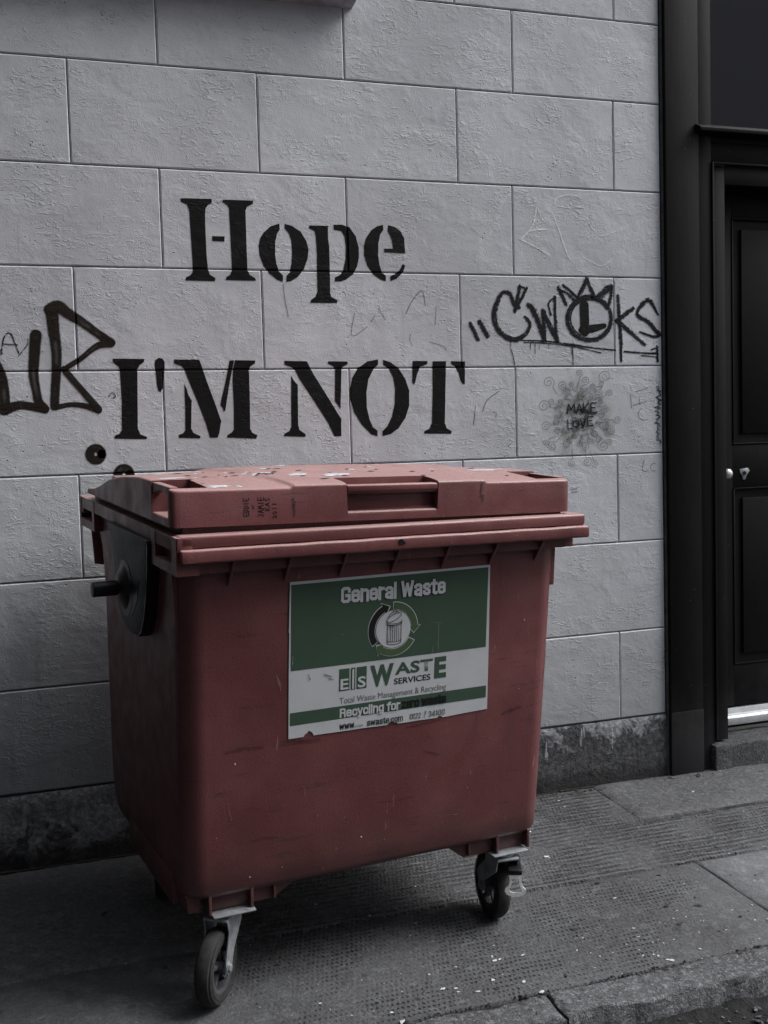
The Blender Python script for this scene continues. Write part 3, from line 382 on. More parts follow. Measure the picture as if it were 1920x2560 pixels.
CURLS= [[[[2.1431,1.547],[2.1278,1.5677],[2.1236,1.5765],[2.1298,1.5862],[2.13,1.5968],[2.1247,1.6059],[2.1156,1.6113],[2.1051,1.6122],[2.0959,1.6088],[2.0899,1.6022],[2.0883,1.5943],[2.0909,1.5871],[2.0968,1.5822],[2.1041,1.5805],[2.111,1.582],[2.1159,1.586],[2.1178,1.5912],[2.1168,1.5961],[2.1135,1.5997],[2.1091,1.6011],[2.1049,1.6006],[2.102,1.5985],[2.1008,1.5958],[2.1013,1.5933],[2.1029,1.5918]],[0.0024]],[[[2.2002,1.5616],[2.1804,1.5727],[2.1785,1.5641],[2.1678,1.5627],[2.1581,1.5658],[2.1514,1.5723],[2.1492,1.5805],[2.1516,1.5882],[2.1575,1.5938],[2.1653,1.5961],[2.173,1.5949],[2.1788,1.5908],[2.1815,1.5851],[2.1808,1.5793],[2.1773,1.5748],[2.1721,1.5726],[2.1668,1.5728],[2.1627,1.575],[2.1605,1.5784],[2.1604,1.582],[2.1622,1.5848],[2.165,1.5863],[2.1678,1.5863],[2.1699,1.5852],[2.1708,1.5836]],[0.0024]],[[[2.2287,1.5735],[2.2408,1.6046],[2.2378,1.6114],[2.2458,1.6137],[2.2515,1.6189],[2.2536,1.6255],[2.2519,1.6319],[2.2472,1.6366],[2.2408,1.6386],[2.2344,1.6378],[2.2295,1.6345],[2.227,1.6299],[2.2274,1.6251],[2.2302,1.6213],[2.2344,1.6192],[2.2389,1.6193],[2.2425,1.621],[2.2446,1.6239],[2.2448,1.627],[2.2434,1.6295],[2.241,1.6309],[2.2385,1.6311],[2.2365,1.6302],[2.2355,1.6288],[2.2354,1.6274]],[0.0024]],[[[2.2424,1.5649],[2.2462,1.5759],[2.2605,1.5825],[2.2695,1.5836],[2.2766,1.5881],[2.2802,1.5948],[2.2798,1.6018],[2.2758,1.6076],[2.2695,1.6108],[2.2625,1.611],[2.2566,1.6084],[2.2531,1.6039],[2.2524,1.5987],[2.2545,1.5942],[2.2586,1.5914],[2.2633,1.5906],[2.2676,1.5919],[2.2704,1.5946],[2.2712,1.5978],[2.2703,1.6007],[2.2681,1.6026],[2.2654,1.6032],[2.2631,1.6026],[2.2617,1.6013],[2.2614,1.5998]],[0.0024]],[[[2.3319,1.5647],[2.3478,1.5931],[2.3358,1.5923],[2.3276,1.602],[2.3257,1.6135],[2.3302,1.6239],[2.3393,1.6309],[2.3507,1.6332],[2.3614,1.6306],[2.369,1.6242],[2.372,1.6159],[2.3702,1.6077],[2.3645,1.6017],[2.3566,1.599],[2.3488,1.5998],[2.3428,1.6035],[2.3399,1.6089],[2.3403,1.6144],[2.3434,1.6186],[2.348,1.6207],[2.3527,1.6206],[2.3562,1.6187],[2.3579,1.6159],[2.3578,1.6132],[2.3563,1.6114]],[0.0024]],[[[2.2021,1.5409],[2.1972,1.5508],[2.1934,1.5434],[2.1845,1.5424],[2.1764,1.5452],[2.171,1.5508],[2.1694,1.5576],[2.1715,1.564],[2.1766,1.5686],[2.1832,1.5703],[2.1896,1.5692],[2.1943,1.5656],[2.1964,1.5608],[2.1957,1.556],[2.1927,1.5523],[2.1883,1.5506],[2.1839,1.5508],[2.1805,1.5528],[2.1787,1.5557],[2.1788,1.5587],[2.1803,1.561],[2.1827,1.5622],[2.1851,1.5621],[2.1868,1.5612],[2.1875,1.5598]],[0.0024]],[[[2.1384,1.4924],[2.1057,1.5025],[2.1109,1.4969],[2.1101,1.5085],[2.1034,1.518],[2.093,1.5233],[2.0815,1.5235],[2.0718,1.5191],[2.0659,1.5114],[2.0648,1.5026],[2.0685,1.4948],[2.0754,1.4898],[2.0837,1.4884],[2.0912,1.4906],[2.0963,1.4954],[2.098,1.5014],[2.0964,1.5069],[2.0923,1.5108],[2.0871,1.5122],[2.0823,1.5113],[2.079,1.5087],[2.0778,1.5054],[2.0785,1.5024],[2.0805,1.5005],[2.0829,1.5]],[0.0024]],[[[2.1322,1.434],[2.1104,1.428],[2.1129,1.432],[2.1065,1.4397],[2.0971,1.4436],[2.0873,1.4431],[2.0794,1.4387],[2.0749,1.4318],[2.0748,1.4241],[2.0785,1.4176],[2.0849,1.4137],[2.0922,1.413],[2.0986,1.4153],[2.1026,1.4198],[2.1036,1.4252],[2.1018,1.43],[2.0979,1.4332],[2.0932,1.4342],[2.0889,1.4331],[2.0861,1.4306],[2.0851,1.4275],[2.086,1.4247],[2.0879,1.423],[2.0903,1.4224],[2.0922,1.423]],[0.0024]],[[[2.1331,1.3869],[2.1064,1.3779],[2.1009,1.3734],[2.1033,1.3673],[2.1023,1.3613],[2.0984,1.3567],[2.0927,1.3544],[2.0867,1.3548],[2.0818,1.3576],[2.0792,1.3619],[2.0791,1.3665],[2.0813,1.3703],[2.0852,1.3726],[2.0895,1.3729],[2.0932,1.3714],[2.0955,1.3687],[2.0961,1.3656],[2.095,1.3629],[2.0927,1.3612],[2.0901,1.3607],[2.0878,1.3614],[2.0864,1.3629],[2.086,1.3645],[2.0865,1.3659],[2.0876,1.3666]],[0.0024]],[[[2.1551,1.3877],[2.1367,1.3666],[2.1317,1.3637],[2.1218,1.3675],[2.1115,1.3668],[2.1033,1.362],[2.099,1.3546],[2.0991,1.3465],[2.1033,1.3397],[2.1102,1.3357],[2.118,1.3351],[2.1247,1.3378],[2.1288,1.3427],[2.1298,1.3484],[2.1276,1.3536],[2.1233,1.357],[2.1181,1.358],[2.1134,1.3568],[2.1104,1.3539],[2.1094,1.3505],[2.1103,1.3473],[2.1126,1.3453],[2.1153,1.3446],[2.1176,1.3452],[2.119,1.3465]],[0.0024]],[[[2.1912,1.3845],[2.1807,1.3709],[2.1872,1.3721],[2.1782,1.373],[2.1703,1.3701],[2.1651,1.3645],[2.1637,1.3575],[2.166,1.3511],[2.1713,1.3466],[2.1779,1.3449],[2.1843,1.3462],[2.1889,1.3498],[2.1909,1.3546],[2.19,1.3595],[2.1868,1.3631],[2.1824,1.3649],[2.178,1.3645],[2.1746,1.3625],[2.1729,1.3596],[2.1731,1.3566],[2.1748,1.3543],[2.1772,1.3531],[2.1795,1.3532],[2.1812,1.3542],[2.1819,1.3555]],[0.0024]],[[[2.2454,1.388],[2.2443,1.3726],[2.2334,1.3688],[2.2402,1.3665],[2.2449,1.3619],[2.2465,1.3561],[2.2449,1.3506],[2.2407,1.3467],[2.2352,1.3452],[2.2297,1.3461],[2.2255,1.3491],[2.2236,1.3532],[2.2241,1.3573],[2.2265,1.3605],[2.2302,1.3621],[2.2341,1.362],[2.2372,1.3603],[2.2389,1.3578],[2.2389,1.3551],[2.2377,1.353],[2.2356,1.3519],[2.2334,1.3518],[2.2317,1.3526],[2.2309,1.3539],[2.2309,1.3551]],[0.0024]],[[[2.2678,1.3979],[2.277,1.3768],[2.2777,1.3785],[2.2717,1.374],[2.2691,1.3677],[2.2702,1.3614],[2.2744,1.3564],[2.2805,1.3538],[2.2869,1.354],[2.292,1.3568],[2.2948,1.3612],[2.2949,1.366],[2.2925,1.37],[2.2885,1.3724],[2.284,1.3729],[2.2801,1.3714],[2.2777,1.3687],[2.2772,1.3656],[2.2784,1.3629],[2.2807,1.3611],[2.2833,1.3607],[2.2856,1.3613],[2.2869,1.3627],[2.2872,1.3643],[2.2866,1.3655]],[0.0024]],[[[2.3135,1.3898],[2.3284,1.371],[2.3238,1.3644],[2.3166,1.3551],[2.3154,1.3443],[2.32,1.3346],[2.3289,1.3282],[2.3396,1.3263],[2.3495,1.3289],[2.3564,1.3351],[2.3588,1.343],[2.3567,1.3507],[2.351,1.3562],[2.3436,1.3586],[2.3363,1.3576],[2.3309,1.354],[2.3284,1.3489],[2.3291,1.3438],[2.3321,1.3399],[2.3365,1.338],[2.3409,1.3382],[2.3441,1.34],[2.3456,1.3427],[2.3453,1.3452],[2.3438,1.3469]],[0.0024]],[[[2.3282,1.4354],[2.3404,1.4355],[2.3267,1.4324],[2.3259,1.4222],[2.3305,1.4132],[2.3391,1.4074],[2.3493,1.4059],[2.3586,1.4086],[2.3649,1.4147],[2.367,1.4223],[2.3648,1.4295],[2.3593,1.4347],[2.352,1.4368],[2.345,1.4357],[2.3399,1.4321],[2.3376,1.4271],[2.3383,1.4221],[2.3414,1.4183],[2.3458,1.4164],[2.3502,1.4166],[2.3535,1.4185],[2.355,1.4213],[2.3548,1.424],[2.3533,1.4259],[2.3512,1.4266]],[0.0024]],[[[2.3447,1.4488],[2.3714,1.4434],[2.3833,1.4477],[2.3851,1.4397],[2.3907,1.4336],[2.3986,1.4307],[2.4068,1.4313],[2.4133,1.4351],[2.4167,1.4409],[2.4166,1.4471],[2.4132,1.4522],[2.4077,1.4552],[2.4017,1.4556],[2.3966,1.4535],[2.3935,1.4498],[2.3929,1.4455],[2.3946,1.4418],[2.3979,1.4394],[2.4017,1.4388],[2.405,1.4398],[2.4071,1.4418],[2.4076,1.4442],[2.4068,1.4462],[2.4052,1.4474],[2.4034,1.4476]],[0.0024]],[[[2.3068,1.4761],[2.3287,1.48],[2.3313,1.4827],[2.3326,1.4906],[2.3377,1.4969],[2.3454,1.5001],[2.3535,1.4997],[2.3602,1.4961],[2.364,1.4905],[2.3643,1.4843],[2.3613,1.4791],[2.3561,1.476],[2.3501,1.4754],[2.3449,1.4773],[2.3416,1.4809],[2.3407,1.4851],[2.3421,1.4889],[2.3452,1.4913],[2.3489,1.4921],[2.3523,1.4912],[2.3545,1.4893],[2.3552,1.4869],[2.3545,1.4849],[2.353,1.4837],[2.3513,1.4834]],[0.0024]],[[[2.2974,1.5183],[2.31,1.5279],[2.3072,1.5347],[2.317,1.5308],[2.3273,1.5314],[2.3356,1.5361],[2.3402,1.5433],[2.3403,1.5512],[2.3363,1.5579],[2.3295,1.5619],[2.3217,1.5625],[2.315,1.56],[2.3107,1.5552],[2.3096,1.5496],[2.3116,1.5446],[2.3158,1.5412],[2.321,1.5401],[2.3256,1.5413],[2.3288,1.544],[2.3299,1.5474],[2.329,1.5505],[2.3268,1.5525],[2.3241,1.5532],[2.3218,1.5527],[2.3204,1.5514]],[0.0024]],[[[2.2003,1.3367],[2.2058,1.3107],[2.2031,1.2964],[2.1947,1.2953],[2.1883,1.2911],[2.1851,1.2849],[2.1857,1.2783],[2.1895,1.2729],[2.1955,1.2698],[2.2019,1.2696],[2.2074,1.2721],[2.2106,1.2763],[2.211,1.2812],[2.2089,1.2854],[2.2051,1.2881],[2.2006,1.2888],[2.1967,1.2876],[2.1942,1.2851],[2.1935,1.282],[2.1945,1.2793],[2.1966,1.2775],[2.199,1.277],[2.2012,1.2775],[2.2024,1.2788],[2.2027,1.2802]],[0.0024]],[[[2.2572,1.3382],[2.2638,1.312],[2.2635,1.3031],[2.2738,1.3014],[2.2816,1.2958],[2.2854,1.2879],[2.2846,1.2799],[2.2798,1.2736],[2.2724,1.2703],[2.2645,1.2705],[2.2579,1.2738],[2.254,1.2792],[2.2536,1.2851],[2.2562,1.2901],[2.2609,1.2932],[2.2664,1.2937],[2.2711,1.292],[2.2742,1.2888],[2.275,1.285],[2.2738,1.2818],[2.2712,1.2798],[2.2681,1.2792],[2.2655,1.28],[2.264,1.2816],[2.2637,1.2834]],[0.0024]],[[[2.2783,1.3309],[2.2945,1.2961],[2.2936,1.2899],[2.3021,1.2894],[2.3092,1.2855],[2.3133,1.2795],[2.3137,1.2728],[2.3105,1.2671],[2.3049,1.2637],[2.2984,1.2631],[2.2926,1.2653],[2.2888,1.2693],[2.2876,1.2741],[2.2892,1.2785],[2.2927,1.2814],[2.297,1.2824],[2.3012,1.2815],[2.304,1.2791],[2.3052,1.2761],[2.3046,1.2733],[2.3027,1.2714],[2.3003,1.2707],[2.2981,1.2711],[2.2966,1.2723],[2.2962,1.2736]],[0.0024]],[[[2.156,1.4789],[2.1513,1.4806],[2.157,1.4871],[2.1567,1.494],[2.1528,1.4996],[2.1467,1.5029],[2.1398,1.5032],[2.134,1.5006],[2.1304,1.4961],[2.1296,1.4909],[2.1317,1.4862],[2.1358,1.4832],[2.1407,1.4823],[2.1452,1.4835],[2.1483,1.4863],[2.1494,1.4899],[2.1485,1.4932],[2.1461,1.4955],[2.143,1.4964],[2.1402,1.4959],[2.1382,1.4944],[2.1374,1.4924],[2.1378,1.4907],[2.139,1.4895],[2.1404,1.4892]],[0.0024]],[[[2.1502,1.4461],[2.1365,1.4405],[2.1486,1.4451],[2.1483,1.4387],[2.1448,1.4335],[2.1392,1.4305],[2.1329,1.4303],[2.1274,1.4327],[2.1241,1.4369],[2.1234,1.4417],[2.1252,1.446],[2.129,1.4488],[2.1335,1.4496],[2.1377,1.4484],[2.1406,1.4458],[2.1416,1.4426],[2.1408,1.4395],[2.1386,1.4374],[2.1358,1.4366],[2.1331,1.437],[2.1313,1.4384],[2.1305,1.4402],[2.1309,1.4419],[2.132,1.4429],[2.1333,1.4433]],[0.0024]],[[[2.238,1.5121],[2.2354,1.5226],[2.2414,1.5303],[2.2491,1.5319],[2.2547,1.5363],[2.2572,1.5424],[2.2561,1.5484],[2.2521,1.5531],[2.2463,1.5554],[2.2403,1.555],[2.2355,1.5523],[2.2329,1.5482],[2.2329,1.5437],[2.2351,1.54],[2.2389,1.5378],[2.2431,1.5375],[2.2466,1.5389],[2.2487,1.5414],[2.2491,1.5443],[2.248,1.5467],[2.2459,1.5482],[2.2436,1.5485],[2.2417,1.5478],[2.2406,1.5466],[2.2405,1.5453]],[0.0024]],[[[2.3117,1.4953],[2.3289,1.4988],[2.3204,1.5097],[2.3192,1.515],[2.3209,1.5199],[2.3249,1.5234],[2.3301,1.5247],[2.3351,1.5237],[2.3389,1.5209],[2.3406,1.5171],[2.34,1.5132],[2.3375,1.5102],[2.3339,1.5087],[2.3302,1.5089],[2.3272,1.5106],[2.3256,1.5131],[2.3256,1.5157],[2.3269,1.5178],[2.3291,1.519],[2.3314,1.5191],[2.3333,1.5183],[2.3343,1.517],[2.3344,1.5156],[2.3337,1.5145],[2.3327,1.514]],[0.0024]],[[[2.171,1.4193],[2.1608,1.4087],[2.1751,1.4114],[2.1784,1.4058],[2.1784,1.3996],[2.1752,1.3945],[2.1699,1.3915],[2.1638,1.3912],[2.1585,1.3933],[2.1552,1.3973],[2.1544,1.4018],[2.156,1.406],[2.1595,1.4087],[2.1637,1.4095],[2.1677,1.4085],[2.1704,1.4061],[2.1715,1.4031],[2.1708,1.4003],[2.1688,1.3983],[2.1663,1.3975],[2.1639,1.3979],[2.1622,1.3992],[2.1616,1.4008],[2.1619,1.4022],[2.1628,1.403]],[0.0024]],[[[2.2892,1.4148],[2.2929,1.3977],[2.2933,1.404],[2.289,1.3981],[2.2886,1.3914],[2.2916,1.3855],[2.2972,1.3817],[2.3039,1.3808],[2.3099,1.3826],[2.3139,1.3865],[2.3152,1.3915],[2.3138,1.3961],[2.3102,1.3994],[2.3056,1.4008],[2.3011,1.4],[2.2979,1.3977],[2.2965,1.3945],[2.297,1.3913],[2.299,1.389],[2.3017,1.3879],[2.3044,1.3881],[2.3063,1.3893],[2.3072,1.391],[2.3069,1.3926],[2.306,1.3936]],[0.0024]],[[[2.2069,1.4173],[2.2128,1.4033],[2.2174,1.3947],[2.2114,1.3942],[2.2066,1.3913],[2.2041,1.387],[2.2042,1.3823],[2.2067,1.3783],[2.2109,1.376],[2.2155,1.3757],[2.2195,1.3773],[2.2219,1.3802],[2.2224,1.3837],[2.2211,1.3867],[2.2185,1.3887],[2.2153,1.3893],[2.2125,1.3886],[2.2106,1.3869],[2.21,1.3847],[2.2105,1.3828],[2.212,1.3815],[2.2137,1.381],[2.2153,1.3813],[2.2162,1.3822],[2.2164,1.3832]],[0.0024]],[[[2.2031,1.5192],[2.1978,1.5239],[2.1856,1.5275],[2.1811,1.5262],[2.1765,1.527],[2.1731,1.5295],[2.1715,1.5329],[2.172,1.5365],[2.1742,1.5393],[2.1774,1.5408],[2.1809,1.5407],[2.1838,1.5392],[2.1854,1.5368],[2.1855,1.5343],[2.1843,1.5321],[2.1822,1.5308],[2.1799,1.5306],[2.1779,1.5313],[2.1766,1.5327],[2.1763,1.5343],[2.1769,1.5356],[2.178,1.5364],[2.1793,1.5366],[2.1803,1.5362],[2.1808,1.5356]],[0.0024]],[[[2.2526,1.537],[2.266,1.5423],[2.2672,1.5494],[2.2739,1.5493],[2.2795,1.552],[2.2829,1.5565],[2.2835,1.5617],[2.2812,1.5662],[2.277,1.5691],[2.2719,1.5699],[2.2673,1.5685],[2.2642,1.5656],[2.2632,1.5619],[2.2642,1.5584],[2.2668,1.556],[2.2702,1.555],[2.2734,1.5555],[2.2757,1.5572],[2.2767,1.5595],[2.2764,1.5617],[2.275,1.5633],[2.2731,1.5639],[2.2714,1.5637],[2.2702,1.5629],[2.2698,1.5618]],[0.0024]],[[[2.322,1.5196],[2.3515,1.5394],[2.3568,1.54],[2.3546,1.5467],[2.3562,1.5533],[2.361,1.5582],[2.3676,1.5603],[2.3743,1.5596],[2.3796,1.5563],[2.3822,1.5514],[2.382,1.5464],[2.3791,1.5423],[2.3746,1.54],[2.3697,1.5399],[2.3656,1.5418],[2.3632,1.5448],[2.3629,1.5483],[2.3644,1.5512],[2.367,1.5529],[2.37,1.5533],[2.3725,1.5524],[2.374,1.5507],[2.3743,1.5489],[2.3736,1.5475],[2.3723,1.5467]],[0.0024]],[[[2.2855,1.5396],[2.2874,1.5579],[2.2875,1.5625],[2.2948,1.5617],[2.3014,1.5639],[2.3057,1.5684],[2.3071,1.574],[2.3053,1.5792],[2.3011,1.5828],[2.2958,1.5842],[2.2906,1.5833],[2.2868,1.5804],[2.2851,1.5765],[2.2856,1.5727],[2.2881,1.5697],[2.2916,1.5683],[2.2952,1.5685],[2.298,1.5701],[2.2995,1.5724],[2.2994,1.5748],[2.2981,1.5767],[2.2962,1.5776],[2.2943,1.5776],[2.2929,1.5768],[2.2923,1.5757]],[0.0024]],[[[2.2235,1.5554],[2.2118,1.564],[2.2085,1.5733],[2.2025,1.5738],[2.1977,1.5767],[2.1952,1.5811],[2.1953,1.5857],[2.1978,1.5896],[2.202,1.5919],[2.2065,1.5921],[2.2105,1.5905],[2.213,1.5876],[2.2135,1.5842],[2.2122,1.5811],[2.2096,1.5792],[2.2064,1.5786],[2.2036,1.5794],[2.2017,1.5811],[2.2011,1.5832],[2.2016,1.5852],[2.2031,1.5865],[2.2048,1.5869],[2.2063,1.5866],[2.2073,1.5857],[2.2075,1.5847]],[0.0024]],[[[2.3507,1.4122],[2.358,1.4127],[2.3629,1.4086],[2.3618,1.4017],[2.3644,1.3953],[2.37,1.391],[2.3769,1.3894],[2.3834,1.3909],[2.3881,1.3947],[2.39,1.3998],[2.3889,1.4049],[2.3854,1.4087],[2.3806,1.4105],[2.3757,1.41],[2.372,1.4078],[2.3701,1.4045],[2.3703,1.401],[2.3722,1.3983],[2.3751,1.3968],[2.3781,1.3968],[2.3805,1.3979],[2.3817,1.3997],[2.3817,1.4016],[2.3808,1.4029],[2.3794,1.4035]],[0.0024]],[[[2.3064,1.4357],[2.3155,1.4302],[2.3074,1.4416],[2.3071,1.4357],[2.3099,1.4306],[2.315,1.4273],[2.3209,1.4266],[2.3262,1.4283],[2.3297,1.4319],[2.3308,1.4363],[2.3294,1.4404],[2.3262,1.4433],[2.322,1.4445],[2.3179,1.4438],[2.315,1.4416],[2.3138,1.4387],[2.3143,1.4358],[2.3161,1.4336],[2.3187,1.4326],[2.3212,1.4328],[2.3231,1.4339],[2.3239,1.4355],[2.3238,1.4371],[2.3228,1.4382],[2.3216,1.4386]],[0.0024]],[[[2.3006,1.4696],[2.3151,1.4698],[2.3242,1.465],[2.3263,1.47],[2.3306,1.4735],[2.3361,1.4746],[2.3414,1.4734],[2.3452,1.4702],[2.3468,1.4661],[2.346,1.4621],[2.3432,1.459],[2.3393,1.4576],[2.3353,1.458],[2.3322,1.4599],[2.3306,1.4626],[2.3307,1.4655],[2.3322,1.4677],[2.3346,1.4689],[2.3372,1.469],[2.3392,1.468],[2.3404,1.4665],[2.3405,1.4649],[2.3397,1.4636],[2.3385,1.463],[2.3374,1.463]],[0.0024]],[[[2.164,1.476],[2.1529,1.4638],[2.1546,1.464],[2.1528,1.4584],[2.1484,1.4544],[2.1427,1.4528],[2.137,1.4538],[2.1327,1.457],[2.1307,1.4613],[2.1312,1.4657],[2.1339,1.4692],[2.138,1.471],[2.1422,1.4708],[2.1457,1.469],[2.1476,1.4661],[2.1477,1.463],[2.1463,1.4605],[2.1438,1.459],[2.1411,1.4588],[2.1388,1.4597],[2.1375,1.4613],[2.1373,1.4631],[2.138,1.4645],[2.1392,1.4652],[2.1405,1.4652]],[0.0024]],[[[2.1533,1.5019],[2.1416,1.5073],[2.1316,1.5128],[2.1261,1.5079],[2.119,1.506],[2.112,1.5073],[2.1068,1.5113],[2.1044,1.5166],[2.1052,1.5221],[2.1086,1.5264],[2.1136,1.5286],[2.1189,1.5284],[2.1232,1.5261],[2.1256,1.5224],[2.1258,1.5185],[2.1239,1.5153],[2.1207,1.5134],[2.1172,1.5131],[2.1143,1.5143],[2.1126,1.5164],[2.1122,1.5187],[2.1131,1.5206],[2.1148,1.5217],[2.1165,1.5218],[2.1178,1.5212]],[0.0024]],[[[2.1617,1.4147],[2.1461,1.4127],[2.1531,1.4163],[2.1468,1.4204],[2.1394,1.4214],[2.1327,1.4192],[2.1282,1.4147],[2.1268,1.409],[2.1285,1.4037],[2.1326,1.3998],[2.138,1.3983],[2.1433,1.3992],[2.1471,1.402],[2.1489,1.4059],[2.1483,1.4098],[2.1459,1.4128],[2.1424,1.4143],[2.1389,1.4141],[2.1362,1.4126],[2.1348,1.4103],[2.1349,1.408],[2.1361,1.4062],[2.1379,1.4053],[2.1397,1.4054],[2.1409,1.4061]],[0.0024]],[[[2.2018,1.3861],[2.2042,1.3812],[2.2001,1.3791],[2.1934,1.3793],[2.1878,1.3768],[2.1844,1.3724],[2.1838,1.3672],[2.186,1.3626],[2.1901,1.3596],[2.1951,1.3587],[2.1997,1.36],[2.2028,1.3629],[2.2039,1.3665],[2.2029,1.37],[2.2004,1.3725],[2.197,1.3736],[2.1938,1.3731],[2.1915,1.3715],[2.1905,1.3692],[2.1908,1.367],[2.1921,1.3654],[2.194,1.3647],[2.1957,1.3649],[2.1969,1.3657],[2.1973,1.3667]],[0.0024]],[[[2.2392,1.3696],[2.2463,1.358],[2.2552,1.36],[2.2642,1.3586],[2.2712,1.3538],[2.2746,1.3469],[2.274,1.3398],[2.2698,1.3342],[2.2634,1.3312],[2.2564,1.3313],[2.2506,1.3341],[2.2471,1.3388],[2.2466,1.344],[2.2489,1.3485],[2.253,1.3512],[2.2578,1.3518],[2.262,1.3503],[2.2647,1.3475],[2.2655,1.3442],[2.2645,1.3413],[2.2622,1.3395],[2.2595,1.339],[2.2572,1.3397],[2.2559,1.3411],[2.2556,1.3426]],[0.0024]],[[[2.2828,1.3984],[2.2954,1.3834],[2.3071,1.3807],[2.3141,1.3826],[2.321,1.3814],[2.3263,1.3775],[2.3289,1.3722],[2.3283,1.3668],[2.3249,1.3626],[2.3199,1.3604],[2.3146,1.3605],[2.3102,1.3628],[2.3077,1.3664],[2.3074,1.3703],[2.3092,1.3736],[2.3124,1.3756],[2.316,1.3759],[2.3191,1.3748],[2.321,1.3726],[2.3215,1.3702],[2.3206,1.3682],[2.3189,1.367],[2.317,1.3667],[2.3155,1.3673],[2.3146,1.3683]],[0.0024]],[[[2.3303,1.3769],[2.3468,1.3608],[2.3571,1.3656],[2.3631,1.3683],[2.3696,1.3682],[2.3751,1.3655],[2.3784,1.3611],[2.3789,1.3561],[2.3768,1.3517],[2.3726,1.349],[2.3678,1.3484],[2.3633,1.3498],[2.3604,1.3527],[2.3594,1.3562],[2.3604,1.3595],[2.3629,1.3617],[2.3661,1.3625],[2.3691,1.3619],[2.3713,1.3603],[2.3721,1.3582],[2.3718,1.3562],[2.3705,1.3548],[2.3688,1.3543],[2.3673,1.3546],[2.3663,1.3554]],[0.0024]],[[[2.2313,1.4284],[2.2365,1.4168],[2.2295,1.428],[2.235,1.4256],[2.2384,1.4214],[2.2391,1.4165],[2.2372,1.4121],[2.2333,1.4092],[2.2285,1.4084],[2.2241,1.4096],[2.221,1.4123],[2.2198,1.4159],[2.2206,1.4192],[2.223,1.4217],[2.2262,1.4227],[2.2294,1.4223],[2.2318,1.4207],[2.2329,1.4185],[2.2327,1.4163],[2.2314,1.4146],[2.2296,1.4138],[2.2278,1.414],[2.2264,1.4148],[2.2259,1.4159],[2.226,1.4169]],[0.0024]],[[[2.2525,1.5231],[2.2545,1.5361],[2.248,1.5514],[2.2533,1.5523],[2.2574,1.5552],[2.2593,1.5593],[2.2588,1.5635],[2.2562,1.5668],[2.2523,1.5686],[2.2481,1.5685],[2.2447,1.5667],[2.2427,1.5639],[2.2425,1.5608],[2.244,1.5582],[2.2465,1.5566],[2.2494,1.5563],[2.2519,1.5572],[2.2534,1.5589],[2.2538,1.5608],[2.2531,1.5625],[2.2517,1.5636],[2.2501,1.5639],[2.2488,1.5635],[2.248,1.5626],[2.2479,1.5617]],[0.0024]],[[[2.1764,1.5002],[2.1606,1.5103],[2.1646,1.512],[2.1664,1.5171],[2.1652,1.5221],[2.1617,1.5258],[2.1568,1.5276],[2.1518,1.5271],[2.1479,1.5247],[2.1458,1.5211],[2.146,1.5172],[2.148,1.5141],[2.1514,1.5123],[2.155,1.5121],[2.158,1.5135],[2.1599,1.5158],[2.1602,1.5184],[2.1591,1.5206],[2.1572,1.5219],[2.1549,1.5223],[2.153,1.5216],[2.1519,1.5204],[2.1517,1.519],[2.1522,1.5179],[2.1531,1.5173]],[0.0024]],[[[2.3075,1.5553],[2.3143,1.5726],[2.325,1.5734],[2.3308,1.5718],[2.3366,1.5727],[2.341,1.5758],[2.3431,1.5802],[2.3426,1.5847],[2.3398,1.5883],[2.3357,1.5901],[2.3312,1.5901],[2.3275,1.5882],[2.3255,1.5853],[2.3253,1.582],[2.3268,1.5793],[2.3294,1.5776],[2.3324,1.5773],[2.335,1.5782],[2.3366,1.58],[2.337,1.5819],[2.3362,1.5836],[2.3348,1.5847],[2.3332,1.5849],[2.332,1.5845],[2.3313,1.5836]],[0.0024]]]
MAKE_LOVE= [[[[2.1836,1.4725],[2.1887,1.5095],[2.2008,1.4871],[2.2138,1.5091],[2.2176,1.474]],[0.0036]],[[[2.2239,1.4727],[2.2359,1.5103],[2.2492,1.4733]],[0.0036]],[[[2.2292,1.4865],[2.2456,1.4873]],[0.0036]],[[[2.2549,1.5111],[2.2562,1.4732]],[0.0036]],[[[2.2772,1.5129],[2.2571,1.4915],[2.2797,1.4727]],[0.0036]],[[[2.3109,1.5123],[2.2867,1.5105],[2.2873,1.4725],[2.3129,1.4742]],[0.0036]],[[[2.2876,1.4926],[2.3055,1.4934]],[0.0036]],[[[2.1844,1.4486],[2.1857,1.4141],[2.2058,1.4164]],[0.0036]],[[[2.2339,1.4313],[2.2325,1.4262],[2.2287,1.4223],[2.2234,1.4201],[2.2175,1.4203],[2.2122,1.4227],[2.2086,1.4268],[2.2074,1.4319],[2.2088,1.437],[2.2125,1.4409],[2.2179,1.4431],[2.2238,1.4429],[2.229,1.4405],[2.2327,1.4364],[2.2339,1.4313]],[0.0036]],[[[2.2399,1.4473],[2.252,1.4152],[2.2621,1.4496]],[0.0036]],[[[2.2954,1.4589],[2.2718,1.4577],[2.2724,1.4231],[2.2967,1.4253]],[0.0036]],[[[2.2728,1.4421],[2.2906,1.4433]],[0.0036]]]
STAIN= [((2.235, 1.4586), 0.115, 0.75), ((2.2415, 1.4668), 0.199, 0.5), ((2.3553, 1.4024), 0.054, 0.35), ((2.1636, 1.3408), 0.066, 0.22), ((2.3001, 1.5494), 0.054, 0.2)]
